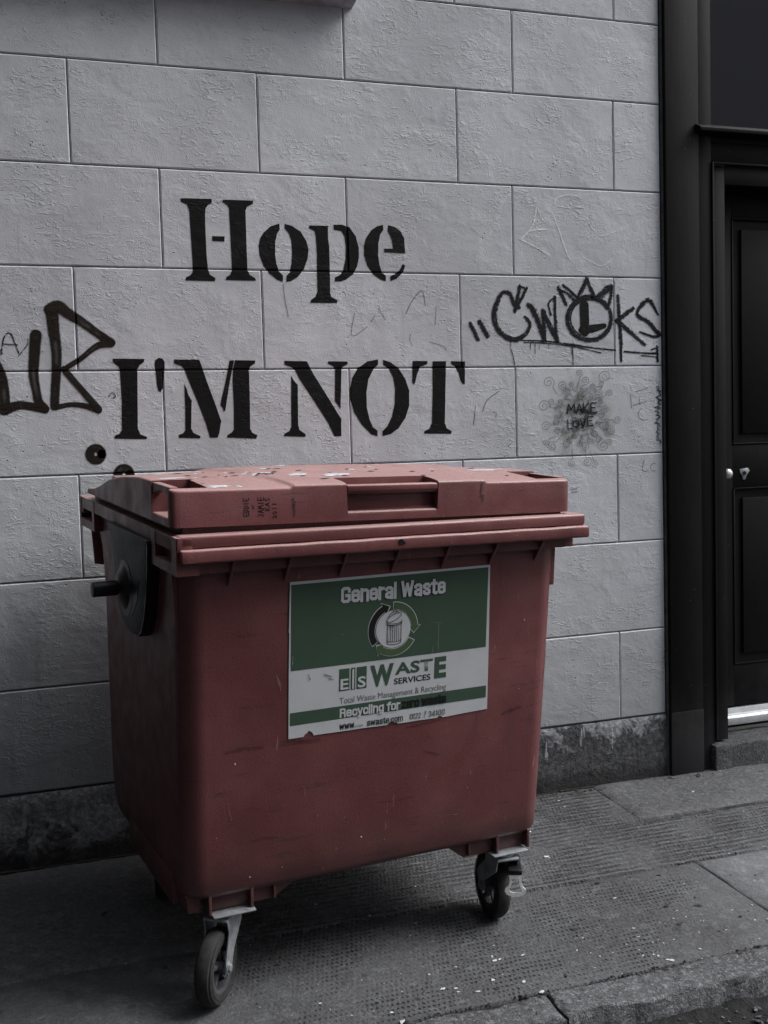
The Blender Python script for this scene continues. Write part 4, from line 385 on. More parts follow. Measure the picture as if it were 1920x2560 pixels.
SCRATCH= [[[[1.5303,1.8491],[1.5573,1.8968],[1.5951,1.9325],[1.6069,1.8769]],[0.0033]],[[[1.3337,1.849],[1.3212,1.7689],[1.3806,1.8011]],[0.0027]],[[[1.3954,1.818],[1.4105,1.8415]],[0.0027]],[[[1.4256,1.8651],[1.4496,1.825]],[0.0033]],[[[1.0734,1.9467],[1.0783,1.8914],[1.0886,1.8361]],[0.0033]],[[[1.6492,1.8773],[1.6437,1.8089]],[0.0027]],[[[1.5465,1.7745],[1.5423,1.7541],[1.5527,1.7337]],[0.0027]],[[[1.7894,1.4405],[1.7988,1.5103]],[0.0027]],[[[1.6197,1.7473],[1.6864,1.7266],[1.6824,1.7163]],[0.0027]]]
SCRATCH2= [[[[1.8281,1.4893],[1.8469,1.5294],[1.8985,1.5637]],[0.0036]],[[[1.7884,1.439],[1.7952,1.4765]],[0.003]],[[[1.8714,1.483],[1.8834,1.4844],[1.8812,1.4638]],[0.003]],[[[2.4646,1.5412],[2.469,1.4873]],[0.003]],[[[2.4876,1.5521],[2.5438,1.5655]],[0.003]],[[[2.477,1.4985],[2.5398,1.5144]],[0.003]],[[[2.5037,1.5292],[2.5066,1.5008]],[0.0024]],[[[2.5394,1.4424],[2.5291,1.4396],[2.5183,1.4405],[2.5087,1.4448],[2.5017,1.452],[2.4984,1.4609],[2.4992,1.4702],[2.5041,1.4784],[2.5123,1.4844]],[0.003]],[[[2.5234,1.2837],[2.5148,1.2428],[2.5373,1.2385]],[0.003]],[[[2.5738,1.238],[2.5656,1.2375],[2.558,1.2404],[2.5527,1.2459],[2.5508,1.2529],[2.5528,1.2597],[2.5583,1.2648],[2.566,1.2671],[2.5742,1.2661]],[0.003]],[[[2.3587,1.6073],[2.3908,1.6053]],[0.0024]],[[[2.192,1.1806],[2.2205,1.1821]],[0.0036]],[[[2.1949,1.1692],[2.2222,1.1697]],[0.0036]]]
EDGE_SCRIBBLE= [[[[2.5898,1.5734],[2.5922,1.5682],[2.5955,1.563],[2.5877,1.558],[2.6057,1.5526],[2.5958,1.5476],[2.5994,1.5424],[2.6009,1.5373],[2.5894,1.5323],[2.5882,1.5272],[2.5898,1.522],[2.6086,1.5166],[2.5885,1.5118],[2.5917,1.5066],[2.6018,1.5012],[2.5952,1.4962],[2.5823,1.4913],[2.602,1.4858],[2.5904,1.4809],[2.5855,1.4758],[2.5893,1.4706],[2.595,1.4654],[2.5823,1.4605],[2.596,1.455],[2.5952,1.4499],[2.5865,1.4449],[2.5909,1.4397],[2.5855,1.4347],[2.5816,1.4296],[2.5942,1.4242],[2.591,1.4191],[2.6,1.4137],[2.5853,1.4089],[2.5907,1.4036],[2.5958,1.3983],[2.5822,1.3935],[2.5886,1.3882],[2.596,1.3828],[2.586,1.3779],[2.5886,1.3727],[2.5934,1.3674],[2.5895,1.3624],[2.6,1.3569],[2.5996,1.3517],[2.5989,1.3466]],[0.003]],[[[2.5844,1.5706],[2.5824,1.5655],[2.594,1.5602],[2.5824,1.5552],[2.6017,1.5498],[2.5945,1.5448],[2.6036,1.5395],[2.6026,1.5344],[2.5784,1.5296],[2.5918,1.5243],[2.5891,1.5192],[2.6011,1.5138],[2.5888,1.5089],[2.5872,1.5038],[2.5989,1.4984],[2.5925,1.4934],[2.5718,1.4887],[2.5953,1.4831],[2.5852,1.4781],[2.5732,1.4732],[2.5894,1.4678],[2.5877,1.4626],[2.5779,1.4577],[2.6003,1.4521],[2.598,1.447],[2.5782,1.4423],[2.585,1.437],[2.5828,1.4319],[2.5704,1.427],[2.5957,1.4213],[2.5837,1.4164],[2.5888,1.4111],[2.5852,1.4061],[2.587,1.4008],[2.5829,1.3958],[2.5793,1.3907],[2.5895,1.3853],[2.5832,1.3803],[2.5849,1.3751],[2.5799,1.3701],[2.5881,1.3647],[2.5775,1.3598],[2.5966,1.3541],[2.6038,1.3487],[2.5912,1.3439]],[0.0024]]]
CHALK= [[[[2.0706,2.2556],[2.0607,2.2204],[2.054,2.1879],[2.0321,2.1577],[1.9982,2.1288]],[0.0084]],[[[2.0706,2.2556],[2.0879,2.2106],[2.0939,2.2054]],[0.0072]],[[[2.0352,2.1605],[2.0687,2.1658],[2.1054,2.1691]],[0.0084]],[[[1.9982,2.1288],[2.0553,2.1046],[2.1158,2.0737]],[0.0072]],[[[2.1431,2.2125],[2.1608,2.1698],[2.1784,2.1215],[2.2022,2.0622]],[0.006]],[[[2.1442,2.2665],[2.1569,2.2886],[2.2128,2.3017],[2.2563,2.2926]],[0.006]],[[[2.1563,2.2589],[2.2181,2.252],[2.2683,2.2631]],[0.0054]],[[[2.28,2.2172],[2.3046,2.1798],[2.3421,2.1535],[2.3804,2.1601],[2.4645,2.1959]],[0.0048]],[[[2.2648,2.0691],[2.2961,2.0534],[2.3402,2.0378],[2.3852,2.0609],[2.3954,2.0943]],[0.0054]],[[[2.4171,2.2539],[2.4364,2.2569]],[0.0072]],[[[2.3933,2.166],[2.4449,2.1787],[2.4709,2.1934]],[0.0048]]]
SPECKLE_A= [[[[0.1234,1.7082],[0.1364,1.7624],[0.1553,1.7759],[0.1716,1.7352],[0.1784,1.7134]],[0.0076]],[[[0.1328,1.7407],[0.1744,1.7379]],[0.0065]],[[[0.1779,1.7025],[0.2086,1.7406],[0.2094,1.757]],[0.0049]],[[[0.1213,1.719],[0.1312,1.7082]],[0.0076]],[[[0.2392,1.7159],[0.2551,1.7158]],[0.0032]],[[[0.4597,1.5667],[0.4714,1.5806],[0.4819,1.5663],[0.4706,1.5609]],[0.0054]]]

GS = .0559                                     # fall of the pavement towards the kerb
def gz(y): return GS*y

# ================================================================== ground
CELLS = {}
def slab(name, x0, x1, y0, y1, mat, parent, top=0.0, cut=None, thick=.05, amp=.0012, nx=10, ny=6, rough_edge=.002, label=None, flat=False):
    """one paving slab / kerb stone: uneven top, rounded arrises, own thickness; follows the fall"""
    bm = bmesh.new(); gxs = [x0, x0+.006] + [x0+.006+(x1-x0-.012)*i/nx for i in range(1, nx)] + [x1-.006, x1]
    gys = [y0, y0+.006] + [y0+.006+(y1-y0-.012)*i/ny for i in range(1, ny)] + [y1-.006, y1]
    G = []
    for i, x in enumerate(gxs):
        col = []
        for j, y in enumerate(gys):
            e = (i in (0, len(gxs)-1)) or (j in (0, len(gys)-1))
            nz = noise.noise(Vector((x*7, y*7, 1)))*amp + noise.noise(Vector((x*25, y*25, 4)))*amp*.6
            dx = noise.noise(Vector((x*18, y*18, 9)))*rough_edge if e else 0
            dy = noise.noise(Vector((x*18, y*18, 15)))*rough_edge if e else 0
            col.append(bm.verts.new((x+dx, y+dy, gz(y)+top+nz-(.005 if e else 0))))
        G.append(col)
    for i in range(len(gxs)-1):
        for j in range(len(gys)-1):
            if cut and cut((gxs[i]+gxs[i+1])/2, (gys[j]+gys[j+1])/2): continue
            bm.faces.new((G[i][j], G[i+1][j], G[i+1][j+1], G[i][j+1]))
    ring = [G[i][0] for i in range(len(gxs))] + [G[-1][j] for j in range(1, len(gys))] + [G[i][-1] for i in range(len(gxs)-2, -1, -1)] + [G[0][j] for j in range(len(gys)-2, 0, -1)]
    low = [bm.verts.new((v.co.x, v.co.y, v.co.z-thick)) for v in ring]
    for i in range(len(ring)): bm.faces.new((ring[i], low[i], low[(i+1) % len(ring)], ring[(i+1) % len(ring)]))
    o = bmobj(name, bm, mat, parent, smooth=True, angle=50)
    if label: o['label'] = label
    return o
# bed under the slabs, and the road out to the horizon
def sheet(name, x0, x1, y0, y1, z, mat, kind='structure', zf=None, nx=1, ny=1):
    bm = bmesh.new()
    G = [[bm.verts.new((x0+(x1-x0)*i/nx, y0+(y1-y0)*j/ny, (zf(x0+(x1-x0)*i/nx, y0+(y1-y0)*j/ny) if zf else z))) for j in range(ny+1)] for i in range(nx+1)]
    for i in range(nx):
        for j in range(ny): bm.faces.new((G[i][j], G[i+1][j], G[i+1][j+1], G[i][j+1]))
    o = bmobj(name, bm, mat); o['kind'] = kind; return o
road = sheet('road', -60, 60, -60, -1.405, -.142, M['road'])
roadn = sheet('road_gravel', .6, 4.2, -2.0, -1.40, 0, M['road'], 'stuff', lambda x, y: -.137+noise.noise(Vector((x*40, y*40, 2)))*.006+noise.noise(Vector((x*14, y*14, 5)))*.008, 200, 40)
roadn.name = 'loose_gravel'; roadn['label'] = 'dark loose gravel lying in the gutter below the kerb stone'; roadn['category'] = 'gravel'
bed = sheet('pavement_bed', -8, 9, -1.41, .02, 0, M['soil'], 'structure', lambda x, y: gz(y)-.012, 2, 2)
ground_far = sheet('ground', -60, 60, .02, 60, -.05, M['soil'])
pave = empty('pavement'); pave['kind'] = 'structure'
J = .0022
slab('paving_slab', -2.6, -.9-J, -.742+J, -.004, M['slab_ribs'], pave)
# the long cast slab is cut round the smoother patch in front of the door
slab('paving_slab', -.9+J, 3.3, -.742+J, -.004, M['slab_ribs'], pave, nx=105, ny=15, cut=lambda x, y: x > 2.262 and y > -.372)
slab('paving_slab', 2.259, 3.3, -.366, -.004, M['slab_smooth'], pave, top=.0035, nx=20, ny=8, amp=.004, rough_edge=.005)
for a, b in ((3.3, 4.6), (4.6, 5.9), (5.9, 7.2)): slab('paving_slab', a+J, b-J, -.742+J, -.004, M['slab_smooth'], pave)
for a, b, m in ((-2.6, -.95, 'slab_dots'), (-.95, 2.232, 'slab_dots'), (2.232, 3.4, 'slab_pale'), (3.4, 4.8, 'slab_dots'), (4.8, 6.2, 'slab_smooth')):
    slab('paving_slab', a+J, b-J, -1.292, -.742-J, M[m], pave, nx=14, ny=7)
for a, b, t in ((-2.4, -.9, 0), (-.9, .45, -.004), (.45, 1.371, -.002), (1.378, 2.72, .003), (2.735, 4.1, .0), (4.11, 5.5, 0)):
    slab('kerb_stone', a, b, -1.425, -1.303, M['kerb'], pave, top=t, thick=.16, amp=.007, nx=60, ny=10, rough_edge=.011)

# loose grit on the paving: pale chips and dark crumbs, too many to count
def litter(name, pts, mat, label, smin, smax):
    bm = bmesh.new()
    for x, y, z in pts:
        s = random.uniform(smin, smax)*random.choice((.6, .8, 1, 1.4)); b2 = bmesh.new(); bmesh.ops.create_icosphere(b2, subdivisions=1, radius=s)
        mt = Matrix.Translation((x, y, z+s*.12)) @ Matrix.Rotation(random.uniform(0, 6.3), 4, 'Z') @ Matrix.Diagonal((random.uniform(.8, 1.9), random.uniform(.5, 1), random.uniform(.25, .6), 1))
        for v in b2.verts: v.co += Vector((random.uniform(-1, 1), random.uniform(-1, 1), random.uniform(-1, 1)))*s*.3
        merge(bm, b2, None, mt)
    o = bmobj(name, bm, mat); tag(o, label, 'grit', kind='stuff'); return o
def rnd_ground(n, x0, x1, y0, y1, bias=None):
    out = []
    while len(out) < n:
        x, y = random.uniform(x0, x1), random.uniform(y0, y1)
        if bias and random.random() > bias(x, y): continue
        out.append((x, y, gz(y)))
    return out
litter('pale_grit', rnd_ground(110, .5, 3.0, -1.38, -.02) + rnd_ground(46, 1.5, 2.4, -1.29, -1.05), M['chip'], 'small pale chips of grit scattered over the paving slabs', .0012, .0034)
litter('dark_grit', rnd_ground(260, .4, 3.2, -1.38, -.01) + rnd_ground(300, 1.2, 3.1, -.055, -.008) + rnd_ground(320, .5, 2.7, -1.312, -1.288), M['chip2'], 'dark crumbs of dirt gathered along the slab joints and wall foot', .002, .006)
lw = random.Random(3)
litter('gutter_pebbles', [(lw.uniform(1.3, 3), lw.uniform(-1.75, -1.44), -.136) for _ in range(420)], M['kerb'], 'small grey pebbles lying in the gutter under the kerb', .003, .008)
def leaf(name, x, y, rot, s, label):
    bm = bmesh.new(); z = gz(y)+.004
    pr = [(-1, 0, .3), (-.5, .35, 0), (0, .45, .25), (.55, .3, .05), (1, 0, .5), (.5, -.33, .1), (0, -.42, .35), (-.5, -.3, .05)]
    c, sn = math.cos(rot), math.sin(rot)
    A = [bm.verts.new((x+s*(u*c-v*sn), y+s*(u*sn+v*c), z+s*h*.5)) for u, v, h in pr]
    Bv = [bm.verts.new((v.co.x, v.co.y, v.co.z-.0015)) for v in A]
    cen = bm.verts.new((x, y, z+s*.02)); cb = bm.verts.new((x, y, z+s*.02-.0015))
    for i in range(8):
        bm.faces.new((A[i], A[(i+1) % 8], cen)); bm.faces.new((Bv[(i+1) % 8], Bv[i], cb)); bm.faces.new((A[i], Bv[i], Bv[(i+1) % 8], A[(i+1) % 8]))
    return tag(bmobj(name, bm, M['leaf']), label, 'leaf')
M['leaf'] = mat_flat('rotten_leaf', (.03, .026, .02), .8, .4, 60)
leaf('dead_leaf', 1.955, -.99, .3, .012, 'small curled dark leaf on the plain slab near the middle joint')
leaf('dead_leaf', 2.72, -.06, 1.0, .022, 'curled dark leaf by the foot of the doorstep corner')
leaf('dead_leaf', 2.60, -.045, 2.0, .014, 'dark leaf scrap against the foot of the black pilaster')
leaf('dead_leaf', 1.84, -.775, 2.6, .010, 'dark leaf scrap lying on the long slab joint')

# ================================================================== painted block wall
HJ = [.257, .606, .962, 1.309, 1.6525, 1.9945, 2.326, 2.664, 2.965]
odd = [.66, 1.315, 1.968]; even = [.366, 1.0, 1.747, 2.402]
ROWJ = [[.99, 1.745, 2.402], [.645, 1.31, 1.966], [.350, .992, 1.742, 2.403], [.6414, 1.3065, 1.9665], [.3629, .9962, 1.7459, 2.397], [.657, 1.3143, 1.9678],
        [.3714, 1.0033, 1.7485, 2.4033], [.6661, 1.3217, 1.9782], [.37, 1.01, 1.75, 2.4116]]
XL, XR = -.32, 2.612
wall = empty('building_wall'); tag(wall, 'pale painted block wall covered in black stencils and tags behind the red bin', 'wall')
bk = box('backing', (XL, XR+.008, .0065, .3, -.1, 4.6), M['joint'], wall)
def wob(x, z): return noise.noise(Vector((x*9, z*9, 3)))*.0012 + noise.noise(Vector((x*40, z*40, 7)))*.0007
def block(x0, x1, z0, z1):
    bm = bmesh.new(); loops = []
    for ins, y, yb in ((.0056, 0, 0), (.0015, .0046, 1), (.0015, .0062, 1)):
        pts = []
        a, b, c, d = x0+ins, x1-ins, z0+ins, z1-ins
        nx, nz = max(2, int((b-a)/.035)), max(2, int((d-c)/.035))
        for i in range(nx): x = a+(b-a)*i/nx; pts.append((x, c+(wob(x, c) if not yb else 0)))
        for i in range(nz): z = c+(d-c)*i/nz; pts.append((b+(wob(b, z) if not yb else 0), z))
        for i in range(nx): x = b-(b-a)*i/nx; pts.append((x, d+(wob(x, d) if not yb else 0)))
        for i in range(nz): z = d-(d-c)*i/nz; pts.append((a+(wob(a, z) if not yb else 0), z))
        loops.append([bm.verts.new((p[0], y, p[1])) for p in pts])
    bm.faces.new(loops[0])
    for li, (A, B2) in enumerate(zip(loops, loops[1:])):
        for i in range(len(A)):
            f = bm.faces.new((A[i], B2[i], B2[(i+1) % len(A)], A[(i+1) % len(A)]))
            if li == 0 and i >= nx: f.material_index = 1       # paler colour paints a highlight on the sides and top arris
    bmesh.ops.triangulate(bm, faces=[f for f in bm.faces if len(f.verts) > 4])
    o = bmobj('block', bm, M['plaster'], wall); o.data.materials.append(M['lit_arris'])
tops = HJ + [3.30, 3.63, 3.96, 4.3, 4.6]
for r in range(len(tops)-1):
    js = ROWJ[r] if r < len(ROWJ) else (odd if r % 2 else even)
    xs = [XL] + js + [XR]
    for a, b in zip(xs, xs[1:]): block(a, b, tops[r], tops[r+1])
# rough plinth course: stone with worn-off paint, crumbling foot
def plinth():
    bm = bmesh.new(); nx, nz = 150, 18; G = []
    for i in range(nx+1):
        col = []; x = XL+(XR-XL)*i/nx
        for j in range(nz+1):
            z = -.03+(.2515+.03)*j/nz
            d = noise.noise(Vector((x*6, z*6, 0)))*.004+noise.noise(Vector((x*22, z*22, 2)))*.003
            if z < .07: d -= max(0, noise.noise(Vector((x*9, 3, 8))))*.02*(1-z/.07)
            y = -.004+d*.8 + (0 if j < nz else .004)
            if x < .55: y -= 0
            col.append(bm.verts.new((x, min(y, .005), z)))
        G.append(col)
    for i in range(nx):
        for j in range(nz): bm.faces.new((G[i][j], G[i+1][j], G[i+1][j+1], G[i][j+1]))
    top = [bm.verts.new((G[i][-1].co.x, .0064, .2515)) for i in range(nx+1)]
    for i in range(nx): bm.faces.new((G[i][-1], G[i+1][-1], top[i+1], top[i]))
    for e, c in ((0, XL), (nx, XR)):
        pass
    o = bmobj('plinth', bm, M['plinth'], wall, smooth=True, angle=50, normals=False)
    o['label'] = 'stained stone plinth with flaking paint'
plinth()
# dirt fillet where wall meets paving
bm = bmesh.new()
for i in range(130):
    x = XL+(XR-XL)*i/130; h = .006+.014*abs(noise.noise(Vector((x*11, 0, 0)))); add_box(bm, x, x+.026, -.008-h*.9, .004, -.02, -.002+h*.55)
tag(bmobj('wall_foot_dirt', bm, M['soil']), 'dark packed dirt along the foot of the pale wall', 'dirt', kind='stuff')

def depth(x, z):
    if z < HJ[0]-.006: return 0
    d = min(abs(z-h) for h in HJ)
    r = sum(1 for h in HJ if z > h)-1
    if 0 <= r < len(ROWJ): d = min([d]+[abs(x-j) for j in ROWJ[r]])
    return max(0, min(1, (.0056-d)/.0041))*.0046
def conform(bm, off):
    xs = sorted(set(j for r in ROWJ for j in r))
    x0 = min(v.co.x for v in bm.verts); x1 = max(v.co.x for v in bm.verts); z0 = min(v.co.z for v in bm.verts); z1 = max(v.co.z for v in bm.verts)
    for vals, a, b, no, ix in ((xs, x0, x1, (1, 0, 0), 0), (HJ, z0, z1, (0, 0, 1), 2)):
        for q in vals:
            if a-.01 < q < b+.01:
                for d in (-.0056, -.0015, .0015, .0056):
                    co = [0, 0, 0]; co[ix] = q+d
                    bmesh.ops.bisect_plane(bm, geom=list(bm.verts)+list(bm.edges)+list(bm.faces), plane_co=co, plane_no=no)
    for v in bm.verts: v.co.y = depth(v.co.x, v.co.z)-off
def smooth_poly(pts, k=1):
    """soften hand-cut outline a little by splitting long gentle edges (corners kept)"""
    out = []; n = len(pts)
    for i in range(n):
        p0, p1, p2 = Vector(pts[i-1]), Vector(pts[i]), Vector(pts[(i+1) % n])
        a, b = p1-p0, p2-p1
        ang = a.angle(b) if a.length > 1e-6 and b.length > 1e-6 else 0
        if ang < R(38) and ang > R(3):
            out += [tuple(p1-a*.25), tuple(p1), tuple(p1+b*.25)] if False else [tuple(p1*.9+(p0+p2)*.05 if False else p1-a*.22+(b-a)*0), tuple(p1+(a-b)*.03), tuple(p1+b*.22)]
        else: out.append(tuple(p1))
    return out
def stencil(name, polys, parent, mat, off=.0011):
    bm = bmesh.new()
    for p in polys:
        p = smooth_poly(p)
        f = bm.faces.new([bm.verts.new((x, 0, z)) for x, z in p]); f.normal_update()
    bmesh.ops.triangulate(bm, faces=bm.faces, ngon_method='EAR_CLIP')
    conform(bm, off)
    for f in bm.faces:
        f.normal_update()
        if f.normal.y > 0: f.normal_flip()
    return bmobj(name, bm, mat, parent, normals=False)
hope = empty('stencilled_lettering', (1.0, 0, 2.0)); tag(hope, 'black stencilled word Hope painted on the pale block wall', 'stencil')
imn = empty('stencilled_lettering', (1.0, 0, 1.5)); tag(imn, "black stencilled words I'M NOT painted just above the bin lid", 'stencil')
def keep(o, par):
    o.parent = par; o.matrix_parent_inverse = Matrix.Translation(-par.location); return o
for nm, ps in HOPE: keep(stencil('letter', ps, None, M['stencil']), hope)['label'] = 'stencilled letter '+nm
for nm, ps in IMNOT: keep(stencil('letter' if nm != 'apostrophe' else 'apostrophe', ps, None, M['stencil']), imn)['label'] = 'stencilled '+('letter '+nm if nm != 'apostrophe' else 'apostrophe')

def resample(pts, ws, step):
    n = len(pts)
    if len(ws) != n: ws = [ws[0]]*n if len(ws) == 1 else [float(np.interp(i/(n-1)*(len(ws)-1), range(len(ws)), ws)) for i in range(n)]
    P = [Vector(p) for p in pts]; out = []
    for i in range(n-1):
        p0, p1, p2, p3 = P[max(0, i-1)], P[i], P[i+1], P[min(n-1, i+2)]
        m = max(1, int((p2-p1).length/step))
        for k in range(m):
            t = k/m; q = .5*((2*p1)+(p2-p0)*t+(2*p0-5*p1+4*p2-p3)*t*t+(3*p1-p0-3*p2+p3)*t*t*t)
            out.append((q, ws[i]*(1-t)+ws[i+1]*t))
    out.append((P[-1], ws[-1])); return out
def strokes_of(name, strokes, mat, off=.0012, step=.008, label=None, part='stroke', solid=(), **kw):
    e = empty(name, (strokes[0][0][0][0], 0, strokes[0][0][0][1])); tag(e, label, 'graffiti')
    for i, st in enumerate(strokes): keep(ribbons(part, [st], M['marker_wet'] if i in solid else mat, off+.0001*(i % 7), step, si0=i, **kw), e)
    return e
def ribbons(name, strokes, mat, off=.0012, step=.008, straight=False, wk=1.0, parent=None, mapf=None, lift=.00012, conf=True, si0=0):
    bm = bmesh.new(); uvl = bm.loops.layers.uv.new('flow'); edl = bm.loops.layers.uv.new('edge')
    total = []
    for si, (pts, ws) in enumerate(strokes):
        b2 = bmesh.new(); u1 = b2.loops.layers.uv.new('flow'); u2 = b2.loops.layers.uv.new('edge')
        if straight:
            rs = []; w0 = ws[0]
            for a, b in zip(pts, pts[1:]):
                m = max(1, int((Vector(b)-Vector(a)).length/step))
                for k in range(m): rs.append((Vector(a).lerp(Vector(b), k/m), w0))
            rs.append((Vector(pts[-1]), w0))
        else: rs = resample(pts, ws, step)
        n = len(rs); T = []
        for i in range(n):
            t = rs[min(n-1, i+1)][0]-rs[max(0, i-1)][0]; T.append(t.normalized() if t.length > 1e-9 else Vector((1, 0)))
        # round caps
        seq = []; w0, w1 = rs[0][1]*wk, rs[-1][1]*wk
        for k in (1.0, .92, .75, .5, .25): seq.append((rs[0][0]-T[0]*w0*.5*k, T[0], w0*math.sqrt(max(0.0004, 1-k*k)), 1-k))
        for (p, w), t in zip(rs, T): seq.append((p, t, w*wk, 1))
        for k in (.25, .5, .75, .92, 1.0): seq.append((rs[-1][0]+T[-1]*w1*.5*k, T[-1], w1*math.sqrt(max(0.0004, 1-k*k)), 1-k))
        rows = []; s = 0; prev = None
        for p, t, w, ce in seq:
            if prev is not None: s += (p-prev).length
            prev = p; nn = Vector((-t.y, t.x)); row = []
            for v in (-.5, -.3, 0, .3, .5):
                q = p+nn*w*v; e = min(1-abs(v)*2, ce*1.6)
                row.append((b2.verts.new((q.x, 0, q.y)), (s+(si+si0)*.37, w*v+(si+si0)*.11), (e, 0)))
            rows.append(row)
        for A, B2 in zip(rows, rows[1:]):
            for j in range(4):
                q = (A[j], B2[j], B2[j+1], A[j+1])
                try: f = b2.faces.new([x[0] for x in q])
                except ValueError: continue
                for lp, x in zip(f.loops, q): lp[u1].uv = x[1]; lp[u2].uv = x[2]
        if conf: conform(b2, off+lift*(si % 6))
        for f in b2.faces:
            f.normal_update()
            if f.normal.y > 0: f.normal_flip()
        tm = bpy.data.meshes.new('tmp'); b2.to_mesh(tm); b2.free(); bm.from_mesh(tm); bpy.data.meshes.remove(tm)
    if mapf:
        for v in bm.verts: v.co = Vector(mapf(v.co.x, v.co.z))
    o = bmobj(name, bm, mat, parent, normals=False); return o
SX = .74  # stroke widths were read off a little wide
(lambda l: strokes_of('spray_tag', TAG_SPRAY, M['spray'], .0012, label=l))('large brown-black spray paint tag at the far left of the wall')
a = ribbons('spray_ring', [[SPRAY_RINGS[0][0], [.034]]], M['spray'], .0011); tag(a, 'small black spray paint dot in the block left of the letter I', 'graffiti')
a = ribbons('spray_ring', [[SPRAY_RINGS[1][0], [.034]]], M['spray'], .0011); tag(a, 'small black spray paint dot half hidden behind the bin lid', 'graffiti')
strokes_of('marker_tag', [[p, [w*1.22 for w in ws]] for p, ws in CROWN_TAG], M['marker'], .0012, label='dry black brush tag with crown and circled L, right side of the wall', solid=(13, 14))
def blob_disc(name, items, mat, k0=0):
    bm = bmesh.new(); u1 = bm.loops.layers.uv.new('flow'); u2 = bm.loops.layers.uv.new('edge')
    for k, ((cx, cz), r, al) in enumerate(items):
        b2 = bmesh.new(); v1 = b2.loops.layers.uv.new('flow'); v2 = b2.loops.layers.uv.new('edge'); m, n = 6, 28
        rg = [[(b2.verts.new((cx+r*j/m*math.cos(6.28318*i/n), 0, cz+r*j/m*math.sin(6.28318*i/n))), 1-j/m) for i in range(n)] for j in range(1, m+1)]
        cc = (b2.verts.new((cx, 0, cz)), 1.0)
        def F(q):
            f = b2.faces.new([x[0] for x in q])
            for lp, x in zip(f.loops, q): lp[v1].uv = (lp.vert.co.x, lp.vert.co.z); lp[v2].uv = (x[1], al)
        for i in range(n):
            F((cc, rg[0][i], rg[0][(i+1) % n]))
            for j in range(m-1): F((rg[j][i], rg[j+1][i], rg[j+1][(i+1) % n], rg[j][(i+1) % n]))
        conform(b2, .0008+.0001*(k+k0))
        for f in b2.faces:
            f.normal_update()
            if f.normal.y > 0: f.normal_flip()
        tm = bpy.data.meshes.new('tmp'); b2.to_mesh(tm); b2.free(); bm.from_mesh(tm); bpy.data.meshes.remove(tm)
    return bmobj(name, bm, mat, normals=False)
doodle = empty('doodle', (2.24, 0, 1.45)); tag(doodle, 'small doodle of curls round the handwritten words MAKE LOVE on a green smudge', 'graffiti')
for i, q in enumerate(STAIN): keep(blob_disc('smudge', [q], M['stain'], i), doodle)
for i, q in enumerate(CURLS): keep(ribbons('curl', [q], M['curl'], .0015+.0001*(i % 6), .004, si0=i), doodle)
for i, q in enumerate(MAKE_LOVE): keep(ribbons('pen_stroke', [[q[0], [.0048]]], M['pen'], .0023, .004, straight=True, si0=i), doodle)
strokes_of('scratched_lines', SCRATCH, M['scratch'], .001, .006, label='thin faint pen scratches below the word Hope')
strokes_of('scratched_lines', SCRATCH2, M['scratch'], .001, .006, label='thin faint scratched marks on the blocks around the curly doodle')
strokes_of('edge_scribble', EDGE_SCRIBBLE, M['pen'], .001, .006, label='tiny vertical black scribble at the right edge of the wall', straight=True)
strokes_of('chalk_tag', CHALK, M['chalk'], .001, .006, label='faint white rubbed lettering above the crowned black tag')
strokes_of('speckled_tag', SPECKLE_A, M['speck'], .0009, .006, label='faint speckled black letter A left of the big spray tag')

# window with projecting sill above, mostly out of frame
win = empty('window', (.66, 0, 2.93)); tag(win, 'window high on the pale wall, only the end of its sill in view', 'window')
def child(o, par): return keep(o, par)
bm = bmesh.new(); add_prism(bm, [(-.075, 2.925), (.006, 2.908), (.0064, 2.985), (-.065, 2.975)], 'x', -.05, 1.358, .004)
child(bmobj('sill', bm, M['sill_paint'], None, True, 40), win)
bm = bmesh.new(); add_prism(bm, [(-.082, 2.951), (-.07, 2.946), (-.05, 2.99), (-.07, 2.992)], 'x', -.055, 1.366, .002); child(bmobj('sill_lip', bm, M['sill_paint'], None, True, 40), win)
for nm, d in (('frame', (.02, .09, -.03, .0, 2.99, 4.2)), ('frame', (1.23, 1.30, -.03, .0, 2.99, 4.2)), ('frame', (.09, 1.23, -.03, .0, 4.13, 4.2)), ('glazing_bar', (.64, .68, -.025, .0, 2.99, 4.13))):
    child(box(nm, d, M['frame_white'], bev=.004), win)
child(box('pane', (.09, .64, -.01, -.004, 2.99, 4.13), M['glass']), win); child(box('pane', (.68, 1.23, -.01, -.004, 2.99, 4.13), M['glass']), win)

# ================================================================== black doorway on the right
dw = empty('doorway', (2.62, 0, 0)); tag(dw, 'black painted wooden door surround with pilaster and transom window at the right', 'doorway')
child(box('wall_edge_bead', (2.6125, 2.622, -.006, .05, -.02, 4.6), M['joint']), dw)
child(box('pilaster', (2.623, 2.775, -.022, .3, .0, 4.6), M['black'], bev=.003), dw)
child(box('pilaster_foot', (2.6215, 2.777, -.024, .0, -.03, .26), M['black'], bev=.004), dw)
child(box('door_post', (2.776, 2.845, -.004, .3, .02, 4.6), M['black'], bev=.003), dw)
child(box('moulding', (2.845, 2.853, -.012, .05, .12, 2.455), M['black'], bev=.002), dw)
child(box('door_jamb', (2.853, 2.915, .006, .30, .112, 2.455), M['black'], bev=.002), dw)
child(box('door_head', (2.8455, 3.95, .0, .30, 2.456, 2.535), M['black'], bev=.003), dw)
child(box('moulding', (2.8465, 3.95, -.010, .0, 2.447, 2.456), M['black'], bev=.002), dw)
child(box('moulding', (2.915, 3.78, .006, .30, 2.372, 2.446), M['black'], bev=.002), dw)
child(box('door_jamb', (3.78, 3.95, .006, .30, .112, 2.455), M['black'], bev=.002), dw)
